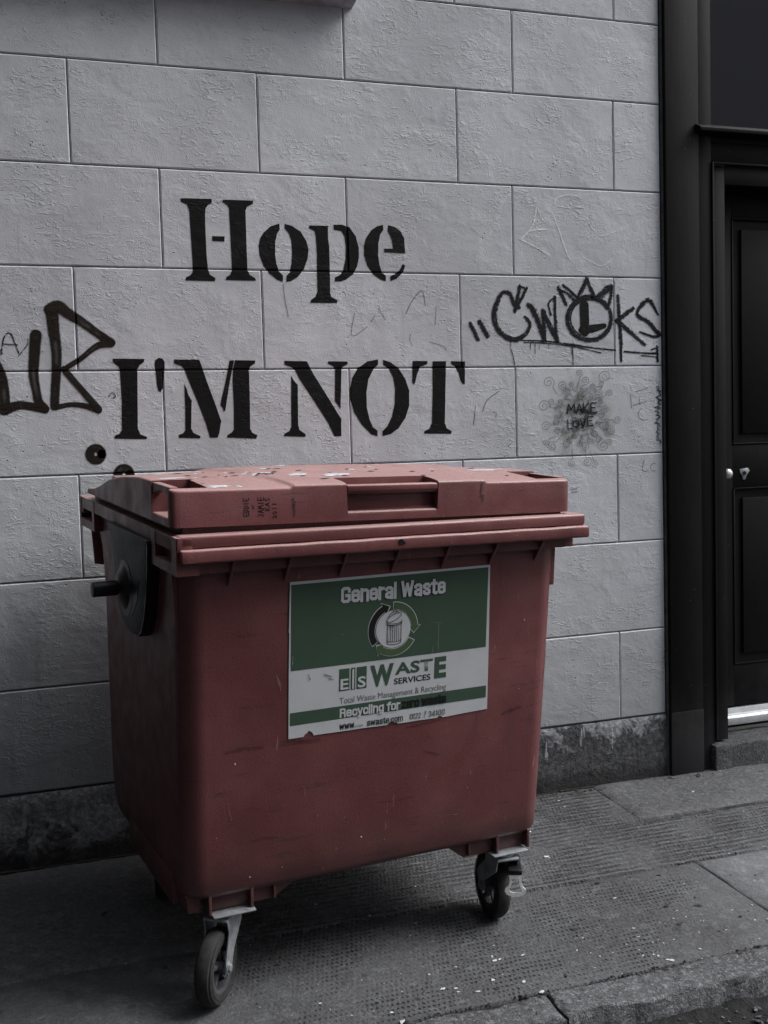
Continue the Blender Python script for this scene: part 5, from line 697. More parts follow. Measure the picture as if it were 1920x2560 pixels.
child(box('pilaster', (3.951, 4.12, -.022, .3, .0, 4.6), M['black'], bev=.003), dw)
bm = bmesh.new(); add_prism(bm, [(-.062, 2.560), (.02, 2.552), (.02, 2.598), (-.03, 2.592), (-.062, 2.575)], 'x', 2.757, 4.0, .002)
child(bmobj('transom_ledge', bm, M['ledge'] if 'ledge' in M else M['black'], None, True, 40), dw)
child(box('transom_rail', (2.776, 3.95, -.002, .3, 2.5355, 2.553), M['black']), dw)
tw = child(box('transom_window', (2.8452, 2.857, .01, .06, 2.597, 4.3), M['black']), dw)
pn = box('pane', (2.8572, 3.94, .04, .046, 2.598, 4.3), M['glass']); pn.parent = tw
# door, set back in the reveal
dr = empty('door', (2.915, .2, .16)); tag(dr, 'black panelled wooden door set back behind the doorstep', 'door')
Y = .14
child(box('door_leaf', (2.9155, 3.779, Y+.012, Y+.05, .21, 2.371), M['black']), dr)
for d in ((2.9155, 3.044, .21, 2.371), (3.65, 3.779, .21, 2.371)): child(box('stile', (d[0], d[1], Y, Y+.0118, d[2], d[3]), M['black'], bev=.001), dr)
for z0, z1 in ((.21, .385), (1.145, 1.325), (2.27, 2.371)): child(box('rail', (3.0442, 3.6498, Y, Y+.0118, z0, z1), M['black'], bev=.001), dr)
def panel(z0, z1):
    x0, x1 = 3.0445, 3.6495
    bm = bmesh.new(); add_box(bm, x0+.05, x1-.05, Y+.001, Y+.0118, z0+.045, z1-.045, bev=.004)
    for w, yy in ((0, Y-.004),):
        a, b, c, d = x0+w, x1-w, z0+w, z1-w; t = .007
        add_box(bm, a, b, yy, Y+.0117, c, c+t, bev=.003); add_box(bm, a, b, yy, Y+.0117, d-t, d, bev=.003)
        add_box(bm, a, a+t, yy, Y+.0117, c+t, d-t, bev=.003); add_box(bm, b-t, b, yy, Y+.0117, c+t, d-t, bev=.003)
    child(bmobj('door_panel', bm, M['black_satin'], None, True, 40), dr)
M['black_satin'] = mat_flat('black_satin_moulding', (.0035, .0035, .004), .45, .3, 30, .0006, 0, .22)
panel(.386, 1.144); panel(1.326, 2.269)
bm = bmesh.new(); b2 = bmesh.new(); bmesh.ops.create_uvsphere(b2, u_segments=24, v_segments=14, radius=.0225)
merge(bm, b2, None, Matrix.Translation((2.994, Y-.035, 1.206)) @ Matrix.Diagonal((1, .75, 1, 1))); add_cyl(bm, (2.994, 1.206), .012, Y-.03, Y, 'y')
child(bmobj('knob', bm, M['brass'], None, True), dr)
bm = bmesh.new(); add_prism(bm, [(3.078, 1.222), (3.118, 1.226), (3.128, 1.214), (3.112, 1.196), (3.106, 1.178), (3.094, 1.176), (3.088, 1.196), (3.078, 1.206)], 'y', Y-.004, Y, .0008)
child(bmobj('lock_plate', bm, M['zinc'], None, True, 40), dr); 
bm = bmesh.new(); add_cyl(bm, (3.1, 1.205), .008, Y-.008, Y-.004, 'y', 16); child(bmobj('keyhole_cover', bm, M['black_plastic']), dr)
bm = bmesh.new(); add_prism(bm, [(Y-.03, .135), (Y+.05, .135), (Y+.05, .205), (Y+.0, .2), (Y-.004, .176), (Y-.02, .172), (Y-.024, .168), (Y-.03, .165)], 'x', 2.9157, 3.778, .0012)
child(bmobj('threshold_strip', bm, M['strip'], None, True, 30), dr)
box('b', (2.915, 3.78, .19, .3, .1, 2.4), M['black'], None).name = 'door_backing'; bpy.data.objects['door_backing'].parent = dw; bpy.data.objects['door_backing'].matrix_parent_inverse = Matrix.Translation(-dw.location)
# stone step
bm = bmesh.new()
b2 = bmesh.new(); bmesh.ops.create_grid(b2, x_segments=1, y_segments=1, size=1); b2.free()
def stone(name, x0, x1, y0, y1, z0, z1, mat, amp, bev, nn=26):
    bm = bmesh.new(); add_box(bm, x0, x1, y0, y1, z0, z1)
    bmesh.ops.subdivide_edges(bm, edges=[e for e in bm.edges if e.calc_length() > .5], cuts=nn, use_grid_fill=True)
    bmesh.ops.subdivide_edges(bm, edges=[e for e in bm.edges if e.calc_length() > .05], cuts=3, use_grid_fill=True)
    bmesh.ops.bevel(bm, geom=[e for e in bm.edges if e.is_manifold and e.calc_face_angle() > 1], offset=bev, segments=2, profile=.6, affect='EDGES')
    for v in bm.verts: v.co += Vector((noise.noise(v.co*9), noise.noise(v.co*9+Vector((5, 0, 0))), noise.noise(v.co*9+Vector((0, 9, 0)))))*amp + Vector((noise.noise(v.co*40), noise.noise(v.co*40+Vector((5, 0, 0))), noise.noise(v.co*40+Vector((0, 9, 0)))))*amp*.5
    return bmobj(name, bm, mat, None, True, 60)
tag(stone('doorstep', 2.822, 3.9, -.035, .142, -.03, .103, M['step'], .005, .006), 'worn grey stone doorstep in front of the black door', 'step')
box('x', (2.7775, 2.823, -.002, .2, -.03, .112), M['soil'], None).name = 'post_foot'; o = bpy.data.objects['post_foot']; o.parent = dw; o.matrix_parent_inverse = Matrix.Translation(-dw.location)

# ================================================================== the surrounding alley (out of frame): it shows in the glass; an added block shades the left side
nb = empty('left_shade_block', (-1.8, -.8, 0)); tag(nb, 'dark block added outside the frame on the left to shade the wall and bin', 'building')
child(box('wall', (-3.4, -.34, -3.0, .3, -.2, 7), M['shade_dark']), nb)  # unseen block, added to keep light off the left wall, paving and bin side
ob = empty('opposite_building', (-2, -6.6, 0)); tag(ob, 'rendered building across the alley with sash windows, outside the frame', 'building')
child(box('wall', (-9, 2.6, -9.5, -6.3, -.2, 8.5), M['brick']), ob)
for i in range(5):
    for zz in (1.2, 4.4):
        x = -7.6+i*2.1; f = child(box('window', (x, x+1.0, -6.3, -6.25, zz, zz+1.8), M['frame_white']), ob)
        for a in (0, 1):
            p = box('pane', (x+.06+a*.46, x+.48+a*.46, -6.249, -6.24, zz+.08, zz+1.72), M['glass']); p.parent = f
eb = empty('corner_building', (8, -8.5, 0)); tag(eb, 'pale building with tall windows across the street to the right, outside the frame', 'building')
child(box('wall', (6.5, 14, -13, -10.5, -.2, 9), M['brick']), eb)
for i in range(3):
    for zz in (1.2, 4.6):
        x = 7.1+i*2.2; f = child(box('window', (x, x+1.0, -10.5, -10.45, zz, zz+2.0), M['frame_white']), eb)
        for a in (0, 1):
            p = box('pane', (x+.06+a*.46, x+.48+a*.46, -10.449, -10.44, zz+.08, zz+1.9), M['glass']); p.parent = f

# ================================================================== the red wheelie bin
bx, by, th, tx, ty = 1.0368, -1.1043, .112, .0559, -.0055
ca, sa = math.cos(th), math.sin(th)
bin_ = empty('wheelie_bin'); tag(bin_, 'large faded red plastic four-wheeled waste bin with a closed lid', 'bin')
bin_.matrix_world = Matrix(((ca, -sa, -ty, bx), (sa, ca, -tx, by), (ty+tx*sa, tx*ca, 1, tx*by), (0, 0, 0, 1)))
def sh(x, y, z): return (x, y, z-.011*x*max(0, min(1, (z-1.0)/.2)))
def rr_loop(xl, xr, yf, yb, r, n=8):
    pts = []
    for cx, cy, a0 in ((xr-r, yf+r, -90), (xr-r, yb-r, 0), (xl+r, yb-r, 90), (xl+r, yf+r, 180)):
        for k in range(n+1): a = R(a0+90*k/n); pts.append((cx+r*math.cos(a), cy+r*math.sin(a)))
    return pts
def fy(z): return .0569+(1.1113-z)*.051
bm = bmesh.new(); lv = []
for z in (1.205, 1.15, 1.11, 1.0, .9, .8, .7, .6, .5, .42, .36, .31, .298, .290):
    t = (1.15-z)/.85
    yb = float(np.interp(z, [.25, .29, .34, .40, .55, 1.08, 1.2], [.74, .83, .885, .908, .912, .918, 1.03]))
    ins = {.31: .001, .298: .006, .290: .016}.get(z, 0)
    bulge = .004*math.sin(math.pi*max(0, min(1, t)))
    lv.append([bm.verts.new(sh(x, y, z)) for x, y in rr_loop(-.566+.002*t+ins-bulge*.3, .543-.020*t-ins+bulge*.3, fy(z)+ins-bulge*.35, yb-ins, .062)])
for A, B2 in zip(lv, lv[1:]):
    for i in range(len(A)): bm.faces.new((A[i], A[(i+1) % len(A)], B2[(i+1) % len(A)], B2[i]))
bm.faces.new(lv[-1])
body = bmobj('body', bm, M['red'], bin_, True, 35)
# wheel skirts under the body
def skirt(x0, x1, x2, x3, y0=.125, y1=.24, zb=.25):
    bm = bmesh.new(); add_prism(bm, [(x0, .30), (x1, zb), (x2, zb), (x3, .30)] if x0 < x1 else [(x0, .30), (x1, zb), (x2, zb), (x3, .30)], 'y', y0, y1, .002); return bm
bm = skirt(-.50, -.497, -.315, -.225); add_box(bm, -.566, -.53, .205, .655, .246, .335, bev=.008)
add_prism(bm, [(-.514, .30), (-.514, .252), (-.548, .254), (-.553, .30)], 'y', .125, .22, .002)
bmobj('wheel_housing', bm, M['red'], bin_, True, 35)
bm = skirt(.20, .27, .49, .493, zb=.247); add_box(bm, .50, .515, .20, .66, .252, .31, bev=.004)
bmobj('wheel_housing', bm, M['red'], bin_, True, 35)
for s in (-1, 1):
    bm = skirt(s*.50 if s < 0 else .2, s*.497 if s < 0 else .27, s*.315 if s < 0 else .49, s*.225 if s < 0 else .493, y0=.74, y1=.83)
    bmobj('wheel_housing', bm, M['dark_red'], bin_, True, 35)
for x in (-.495, -.381, .372, .478):
    bm = bmesh.new(); add_box(bm, x-.004, x+.004, .103, .135, .247, .302, bev=.0015); bmobj('rib', bm, M['red'], bin_, True, 35)
bm = bmesh.new(); add_box(bm, -.318, -.312, .112, .13, .254, .302, bev=.0015); bmobj('rib', bm, M['red'], bin_, True, 35)
bm = bmesh.new(); add_box(bm, .28, .286, .112, .13, .254, .302, bev=.0015); bmobj('rib', bm, M['red'], bin_, True, 35)
# rim: rounded upper rail all round, lower front bumper, end pockets
def rail(pts, path_y): pass
bm = bmesh.new()
add_box(bm, -.583, .589, .000, .055, 1.216, 1.2465, bev=.007, seg=3, fn=sh)
add_box(bm, -.589, -.55, .0, 1.085, 1.2065, 1.2435, bev=.003, fn=sh)
add_box(bm, .55, .586, .004, 1.085, 1.2065, 1.2435, bev=.003, fn=sh)
add_box(bm, -.589, .589, 1.045, 1.085, 1.19, 1.2445, bev=.005, fn=sh)
rim = bmobj('rim', bm, M['red'], bin_, True, 35)
bm = bmesh.new()
def chew(x, y, z):
    k = max(0, 1-abs(x+.575)/.03)
    return sh(x, y-.0008*noise.noise(Vector((x*30, z*60, 0)))+k*.006*(noise.noise(Vector((x*60, z*90, 2)))+.5), z+.0012*noise.noise(Vector((x*12, 0, 5))))
b2 = bmesh.new(); add_box(b2, -.584, .5945, -.014, .05, 1.181, 1.2145, bev=.006, seg=3)
bmesh.ops.subdivide_edges(b2, edges=[e for e in b2.edges if e.calc_length() > .5], cuts=70)
merge(bm, b2, chew); bmobj('front_bumper', bm, M['red'], bin_, True, 35)
bm = bmesh.new(); add_box(bm, -.578, .585, .012, .05, 1.2145, 1.2165, fn=sh); add_box(bm, -.55, .54, .03, .062, 1.150, 1.1815, fn=sh)
bmobj('rim_web', bm, M['red'], bin_)
bm = bmesh.new(); add_cyl(bm, (-.001, 1.203), .0085, -.0148, -.0140, 'y', 20); add_cyl(bm, (.008, 1.200), .0045, -.0149, -.0141, 'y', 12); bmobj('lock_hole', bm, M['black_plastic'], bin_)
def pocket(x_out, x_in, y0, y1, oy0, oy1, z0=1.152, z1=1.243, oz0=1.176, oz1=1.238):
    bm = bmesh.new()
    a, b = min(x_out, x_in), max(x_out, x_in)
    add_box(bm, a, b, y0, y1, z0, oz0, fn=sh); add_box(bm, a, b, y0, y1, oz1, z1, fn=sh)
    add_box(bm, a, b, y0, oy0, oz0, oz1, fn=sh); add_box(bm, a, b, oy1, y1, oz0, oz1, fn=sh)
    i0, i1 = (x_in-.004, x_in) if x_in > x_out else (x_in, x_in+.004)
    add_box(bm, i0, i1, oy0, oy1, oz0, oz1, fn=sh)
    bmobj('lifting_pocket', bm, M['red'], bin_, True, 35)
pocket(-.5905, -.535, .004, .228, .042, .190)
pocket(-.5905, -.535, .885, 1.087, .912, 1.07)
pocket(.582, .53, .05, .23, .08, .19, 1.147); pocket(.582, .53, .885, 1.087, .912, 1.07)
# hanging flanges
for x0, x1, y in ((-.589, -.548, .10), (-.589, -.548, .99)):
    bm = bmesh.new(); add_prism(bm, [(x0+.012, 1.153), (x1+.01, 1.153), (x1+.01, 1.035), (x0+.02, 1.04)], 'y', y, y+.008, .001, fn=sh); bmobj('flange', bm, M['red'], bin_, True, 35)
bm = bmesh.new(); add_prism(bm, [(.50, 1.182), (.592, 1.182), (.592, 1.140), (.545, 1.138), (.541, 1.03), (.51, 1.03)], 'y', .082, .090, .0015)
add_box(bm, .586, .593, .07, .11, 1.138, 1.182); bmobj('flange', bm, M['red'], bin_, True, 35)
# gussets below the bumper
for x in (-.444, -.295, -.143, .007, .157, .308, .457):
    bm = bmesh.new(); add_prism(bm, [(.004, 1.183), (.06, 1.183), (.064, 1.10), (.056, 1.112)], 'x', x-.0035, x+.0035, .001, fn=sh)
    bmobj('gusset', bm, M['red'], bin_, True, 35)
# inner collar seen in the gap below the lid
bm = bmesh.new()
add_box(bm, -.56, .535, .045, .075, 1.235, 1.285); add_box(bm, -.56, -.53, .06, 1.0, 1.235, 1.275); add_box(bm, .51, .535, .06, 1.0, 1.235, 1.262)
bmobj('inner_collar', bm, M['dark_red'], bin_)  # darker red than the outer shell

# lid: pressed shell with raised centre, recessed grips
def ls(x): return -.0215*x
prof_y = [.03, .06, .1, .22, .337, .516, .674, .80, .87, .942, 1.06]
prof_z = [1.347, 1.351, 1.353, 1.357, 1.356, 1.343, 1.322, 1.292, 1.279, 1.273, 1.270]
def st_(a, b, x): t = max(0, min(1, (x-a)/(b-a))); return t*t*(3-2*t)
X0, X1, Y0, Y1 = -.592, .556, .03, .955
def lid_z(x, y):
    z = float(np.interp(y, prof_y, prof_z)) + .016*(1-(x/.6)**2)*st_(.05, .5, y)*(1-st_(.8, 1.0, y))
    # raised centre panel, narrowing to the back
    hw = .280+.075*st_(.03, .5, y)
    z += .0065*st_(hw+.006, hw-.006, abs(x))*(1-st_(.82, .9, y))
    # rib near the right side, running back
    # front hand grip
    inx = st_(-.134, -.130, x)*(1-st_(.130, .134, x)); wy = 1-st_(.112, .118, y)
    k = inx*wy
    if k: z = z*(1-k)+1.2815*k
    # side grips
    for sg in (-1, 1):
        xx = x*sg; edge = .592 if sg < 0 else .556
        kx = st_(edge-.098, edge-.092, xx); ky = st_(.055, .059, y)*(1-st_(.206, .211, y)); k = kx*ky
        if k: z = z*(1-k)+(1.2785+ls(0))*k
    d = min(x-X0, X1-x, y-Y0, Y1-y); rad = .007
    if d < rad: z -= rad-math.sqrt(max(0, rad*rad-(rad-d)**2))
    return z+ls(x)
def lines(a, b, n, extra):
    s = set(round(a+(b-a)*i/n, 5) for i in range(n+1))
    for e in extra: s.add(round(e, 5))
    s = sorted(s); out = [s[0]]
    for v in s[1:]:
        if v-out[-1] > .0007: out.append(v)
    return out
ex_ = [a+d for a, b in ((-.134, -.130), (.130, .134), (-.4999, -.494), (.458, .464)) for d in (0, .0013, .0026, .004, .006)] + [X0+d for d in (.001, .002, .0035, .005, .007)] + [X1-d for d in (.001, .002, .0035, .005, .007)] + [s*(.282+d) for s in (-1, 1) for d in (-.008, -.004, 0, .004, .008)]
ey_ = [a+d for a in (.055, .206, .112) for d in (0, .0015, .003, .005, .006)] + [Y0+d for d in (.001, .002, .0035, .005, .007)] + [Y1-d for d in (.001, .0035, .007)]
xs, ys = lines(X0, X1, 90, ex_), lines(Y0, Y1, 70, ey_)
bm = bmesh.new(); G = [[bm.verts.new((x, y, lid_z(x, y))) for y in ys] for x in xs]
for i in range(len(xs)-1):
    for j in range(len(ys)-1): bm.faces.new((G[i][j], G[i+1][j], G[i+1][j+1], G[i][j+1]))
ring = [G[i][0] for i in range(len(xs))] + [G[-1][j] for j in range(1, len(ys))] + [G[i][-1] for i in range(len(xs)-2, -1, -1)] + [G[0][j] for j in range(len(ys)-2, 0, -1)]
prev = ring
for dz, ins in ((0, 0), (-.002, .0), (-.002, .006), (.06, .008)):
    nw = []
    for v in ring:
        x, y = v.co.x, v.co.y
        xx = x+(ins if x < X0+.001 else (-ins if x > X1-.001 else 0)); yy = y+(ins if y < Y0+.001 else (-ins if y > Y1-.001 else 0))
        zb = 1.2595 if dz == 0 else 1.2595+dz
        nw.append(bm.verts.new((xx, yy, min(zb, v.co.z-ls(x)-.004)+ls(x))))
    for i in range(len(ring)): bm.faces.new((prev[i], nw[i], nw[(i+1) % len(ring)], prev[(i+1) % len(ring)]))
    prev = nw
# rounded vertical corners of the lid at the front
for v in bm.verts:
    for sx, cx in ((-1, X0), (1, X1)):
        r_ = .016; dx = abs(v.co.x-cx); dy = v.co.y-Y0
        if dx < r_ and dy < r_:
            ux, uy = r_-dx, r_-dy; m_ = max(ux, uy); L_ = math.hypot(ux, uy)
            if L_ > 1e-6: k = m_/L_; v.co.x = cx-sx*(r_-ux*k); v.co.y = Y0+r_-uy*k
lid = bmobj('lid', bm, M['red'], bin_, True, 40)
# grips spanning the recesses
def lidfn(x, y, z): return (x, y, z+ls(x))
bm = bmesh.new(); add_box(bm, -.1325, .1325, .030, .060, 1.331, 1.349, bev=.004, seg=3, fn=lidfn); add_box(bm, -.1325, .1325, .0565, .116, 1.27, 1.3365, bev=.003, fn=lidfn)
add_box(bm, -.1325, .1325, .0345, .036, 1.326, 1.3315, bev=.0005, fn=lidfn)
o = bmobj('grip', bm, M['red'], lid, True, 40)
def arcf(x, y, z): t = (y-.13)/.077; return (x, y, z+ls(x)-(.014*t*t if z < 1.345 else 0))
bm = bmesh.new(); b2 = bmesh.new(); add_box(b2, -.588, -.566, .056, .209, 1.3385, 1.3535, bev=.003)
bmesh.ops.subdivide_edges(b2, edges=[e for e in b2.edges if e.calc_length() > .1], cuts=10); merge(bm, b2, arcf); bmobj('grip', bm, M['red'], lid, True, 40)
bm = bmesh.new(); b2 = bmesh.new(); add_box(b2, .532, .552, .056, .209, 1.3385, 1.3535, bev=.003); merge(bm, b2, arcf); bmobj('grip', bm, M['red'], lid, True, 40)
# hinge tabs at the back
for x in (-.42, .40):
    bm = bmesh.new(); add_box(bm, x-.07, x+.07, .86, 1.07, 1.272, 1.300, bev=.006, fn=lidfn); bmobj('hinge', bm, M['red'], lid, True, 40)
# dried splashes and leaf crumbs on top
def splat(x, y, r, asp, rot, mat, name, i):
    rg = random.Random(i); n = 18; bm = bmesh.new(); c, s = math.cos(rot), math.sin(rot); P = []
    for k in range(n):
        a = 6.28318*k/n; q = r*(1+rg.uniform(-.35, .35)); u, v = q*math.cos(a)*asp, q*math.sin(a); P.append((x+u*c-v*s, y+u*s+v*c))
    A = [bm.verts.new((px, py, lid_z(px, py)+.0006)) for px, py in P]; cen = bm.verts.new((x, y, lid_z(x, y)+.0022))
    for k in range(n): bm.faces.new((A[k], A[(k+1) % n], cen))
    bmobj(name, bm, mat, lid, True)
sp = [(-.531, .245, .016, 2.2, .2), (-.462, .068, .018, 1.7, .15), (-.412, .06, .008, 1, 0), (-.15, .452, .012, 2, 0), (-.287, .23, .014, 2.2, .2), (-.20, .19, .018, 1.6, .3), (-.52, .395, .01, 1.6, 0), (-.472, .23, .007, 1.5, 1), (-.321, .271, .010, 1.4, 0), (-.40, .44, .007, 1.6, 0), (-.10, .171, .020, 2.2, .1), (.366, .43, .012, 2, 0), (.41, .257, .022, 2.4, .15), (.132, .40, .009, 1.3, 0), (.217, .228, .007, 1.2, 0), (.482, .283, .006, 1.4, 0), (-.36, .32, .006, 1, 0), (-.25, .33, .009, 1.4, .5), (.06, .3, .007, 1.5, 0), (-.44, .33, .006, 1, 0), (-.02, .25, .008, 1.8, 0), (.3, .16, .005, 1, 0)]
for i, (x, y, r, a, t) in enumerate(sp): splat(x, y, r, a, t, M['dropping'], 'dried_splash', i)
rg = random.Random(12)
for i in range(34):
    x = rg.uniform(-.5, .1) if i % 3 else rg.uniform(-.5, .5); splat(x, rg.uniform(.1, .5) if i % 2 else rg.uniform(.04, .2)+.12, rg.uniform(.0025, .007), rg.uniform(1, 3), rg.uniform(0, .5), M['chip2'], 'dirt_crumb', 100+i)

# handwriting on the lid front (turned on its side) and smears
SF = {'E': [[(1,0),(0,0),(0,1),(1,1)],[(0,.5),(.8,.5)]], 'D': [[(0,0),(0,1),(.7,.85),(.9,.5),(.6,.1),(0,0)]], 'I': [[(.4,0),(.5,1)]], 'J': [[(.1,.2),(.4,0),(.7,.2),(.7,1),(.2,1)]], 'A': [[(0,0),(.45,1),(.9,0)],[(.2,.4),(.7,.4)]],
      'M': [[(0,0),(.15,1),(.45,.4),(.75,1),(.9,0)]], '2': [[(0,.8),(.4,1),(.8,.75),(0,0),(.9,0)]], '0': [[(.4,0),(0,.5),(.4,1),(.8,.5),(.4,0)]], '1': [[(.4,0),(.45,1)]], '&': [[(0,.3),(.3,.7),(.6,.3),(.9,.7)]], 'S': [[(.9,.9),(.3,.95),(.1,.65),(.8,.35),(.6,0),(0,.1)]], 'K': [[(0,0),(.05,1)],[(.8,1),(.05,.45),(.9,0)]]}
def hand(txt, x, z0, z1, w):
    """letters run upward from z0 to z1, glyph tops towards -x"""
    st = []; n = len(txt); hh = (z1-z0)/n
    for i, ch in enumerate(txt):
        for s_ in SF.get(ch, []): st.append([[(x-(v-.5)*w+random.uniform(-.0006, .0006), z0+hh*(i+u*.75)+random.uniform(-.0006, .0006)) for u, v in s_], [.0021]])
    return st
ink = hand('EDDIE', -.404, 1.290, 1.335, .013)+hand('&', -.386, 1.306, 1.318, .010)+hand('JAMIE', -.366, 1.285, 1.336, .015)+hand('KAS', -.349, 1.300, 1.334, .012)+hand('2011', -.330, 1.280, 1.322, .010)
mp = lambda off: (lambda x, z: (x, Y0-off, z+ls(x)*0))
for i, q in enumerate(ink): ribbons('ink_stroke', [q], M['ink'], conf=False, straight=True, mapf=mp(.0006), step=.003, parent=lid, si0=i)
smear = [[[(-.279, 1.283), (-.281, 1.323)], [.009, .014]], [[(-.276, 1.288), (-.276, 1.318)], [.006]], [[(.262, 1.30), (.266, 1.335)], [.006, .014]], [[(.268, 1.286), (.270, 1.305)], [.004, .012]]]
for i, q in enumerate(smear): ribbons('smear', [q], M['smear'], conf=False, mapf=mp(.0006), step=.004, parent=lid, si0=i)

# trunnion shield and axle stub on the left side (and its twin on the right)
def trunnion(s):
    X = -.600 if s < 0 else .585; Xi = -.560 if s < 0 else .53
    outline = [(.665, 1.207), (.64, 1.18), (.618, 1.145), (.604, 1.11), (.598, 1.06), (.592, 1.02), (.562, .985), (.515, .955), (.47, .942), (.42, .938), (.37, .943), (.325, .965), (.292, 1.008), (.270, 1.06), (.252, 1.12), (.24, 1.207)]
    bm = bmesh.new(); b2 = bmesh.new()
    A = [b2.verts.new((X, y, z)) for y, z in outline]; Bv = [b2.verts.new((Xi, y, z)) for y, z in outline]
    cx, cz = .44, 1.09
    In = [b2.verts.new((X+(-.002 if s < 0 else .002), cx+(y-cx)*.6, cz+(z-cz)*.6)) for y, z in outline]; n = len(outline)
    b2.faces.new(In)
    for i in range(n):
        j = (i+1) % n; b2.faces.new((A[i], A[j], In[j], In[i])); b2.faces.new((A[i], Bv[i], Bv[j], A[j]))
    bmesh.ops.recalc_face_normals(b2, faces=b2.faces)
    bmesh.ops.bevel(b2, geom=[e for e in b2.edges if e.verts[0] in A and e.verts[1] in A], offset=.003, segments=2, profile=.5, affect='EDGES')
    merge(bm, b2, sh)
    t = bmobj('trunnion_shield', bm, M['grey_plastic'], bin_, True, 35)
    bm = bmesh.new(); d = -1 if s < 0 else 1
    add_prism(bm, [(.43, 1.135), (.47, 1.10), (.56, 1.075), (.53, 1.02), (.47, .985), (.40, .99), (.34, 1.04), (.31, 1.10), (.36, 1.085), (.40, 1.10)], 'x', min(X+d*.0005, X+d*.003), max(X+d*.0005, X+d*.003))
    add_cyl(bm, (.465, 1.055), .06, X+d*.001, X+d*.004, 'x', 40, r2=.078); add_cyl(bm, (.475, 1.057), .062, X+d*.004, X+d*.022, 'x', 32, r2=.034)
    bmobj('hub', bm, M['black_plastic'], t, True, 35)
    bm = bmesh.new(); add_cyl(bm, (.49, 1.053), .021, X+d*.004, X+d*.088, 'x', 32, bev=.003); add_cyl(bm, (.49, 1.053), .026, X+d*.004, X+d*.020, 'x', 32, bev=.002)
    bmobj('axle_stub', bm, M['black_plastic'], t, True, 35)
    bm = bmesh.new(); e0, e1 = (X+.0005, Xi-.004) if s < 0 else (Xi+.004, X-.0005)
    add_prism(bm, [(.238, 1.207), (.251, 1.12), (.269, 1.06), (.291, 1.007), (.324, .964), (.36, .945), (.356, .941), (.318, .960), (.285, 1.004), (.262, 1.058), (.245, 1.12), (.232, 1.207)], 'x', min(e0, e1), max(e0, e1))
    bmobj('shield_edge', bm, M['black_plastic'], t)
trunnion(-1); trunnion(1)

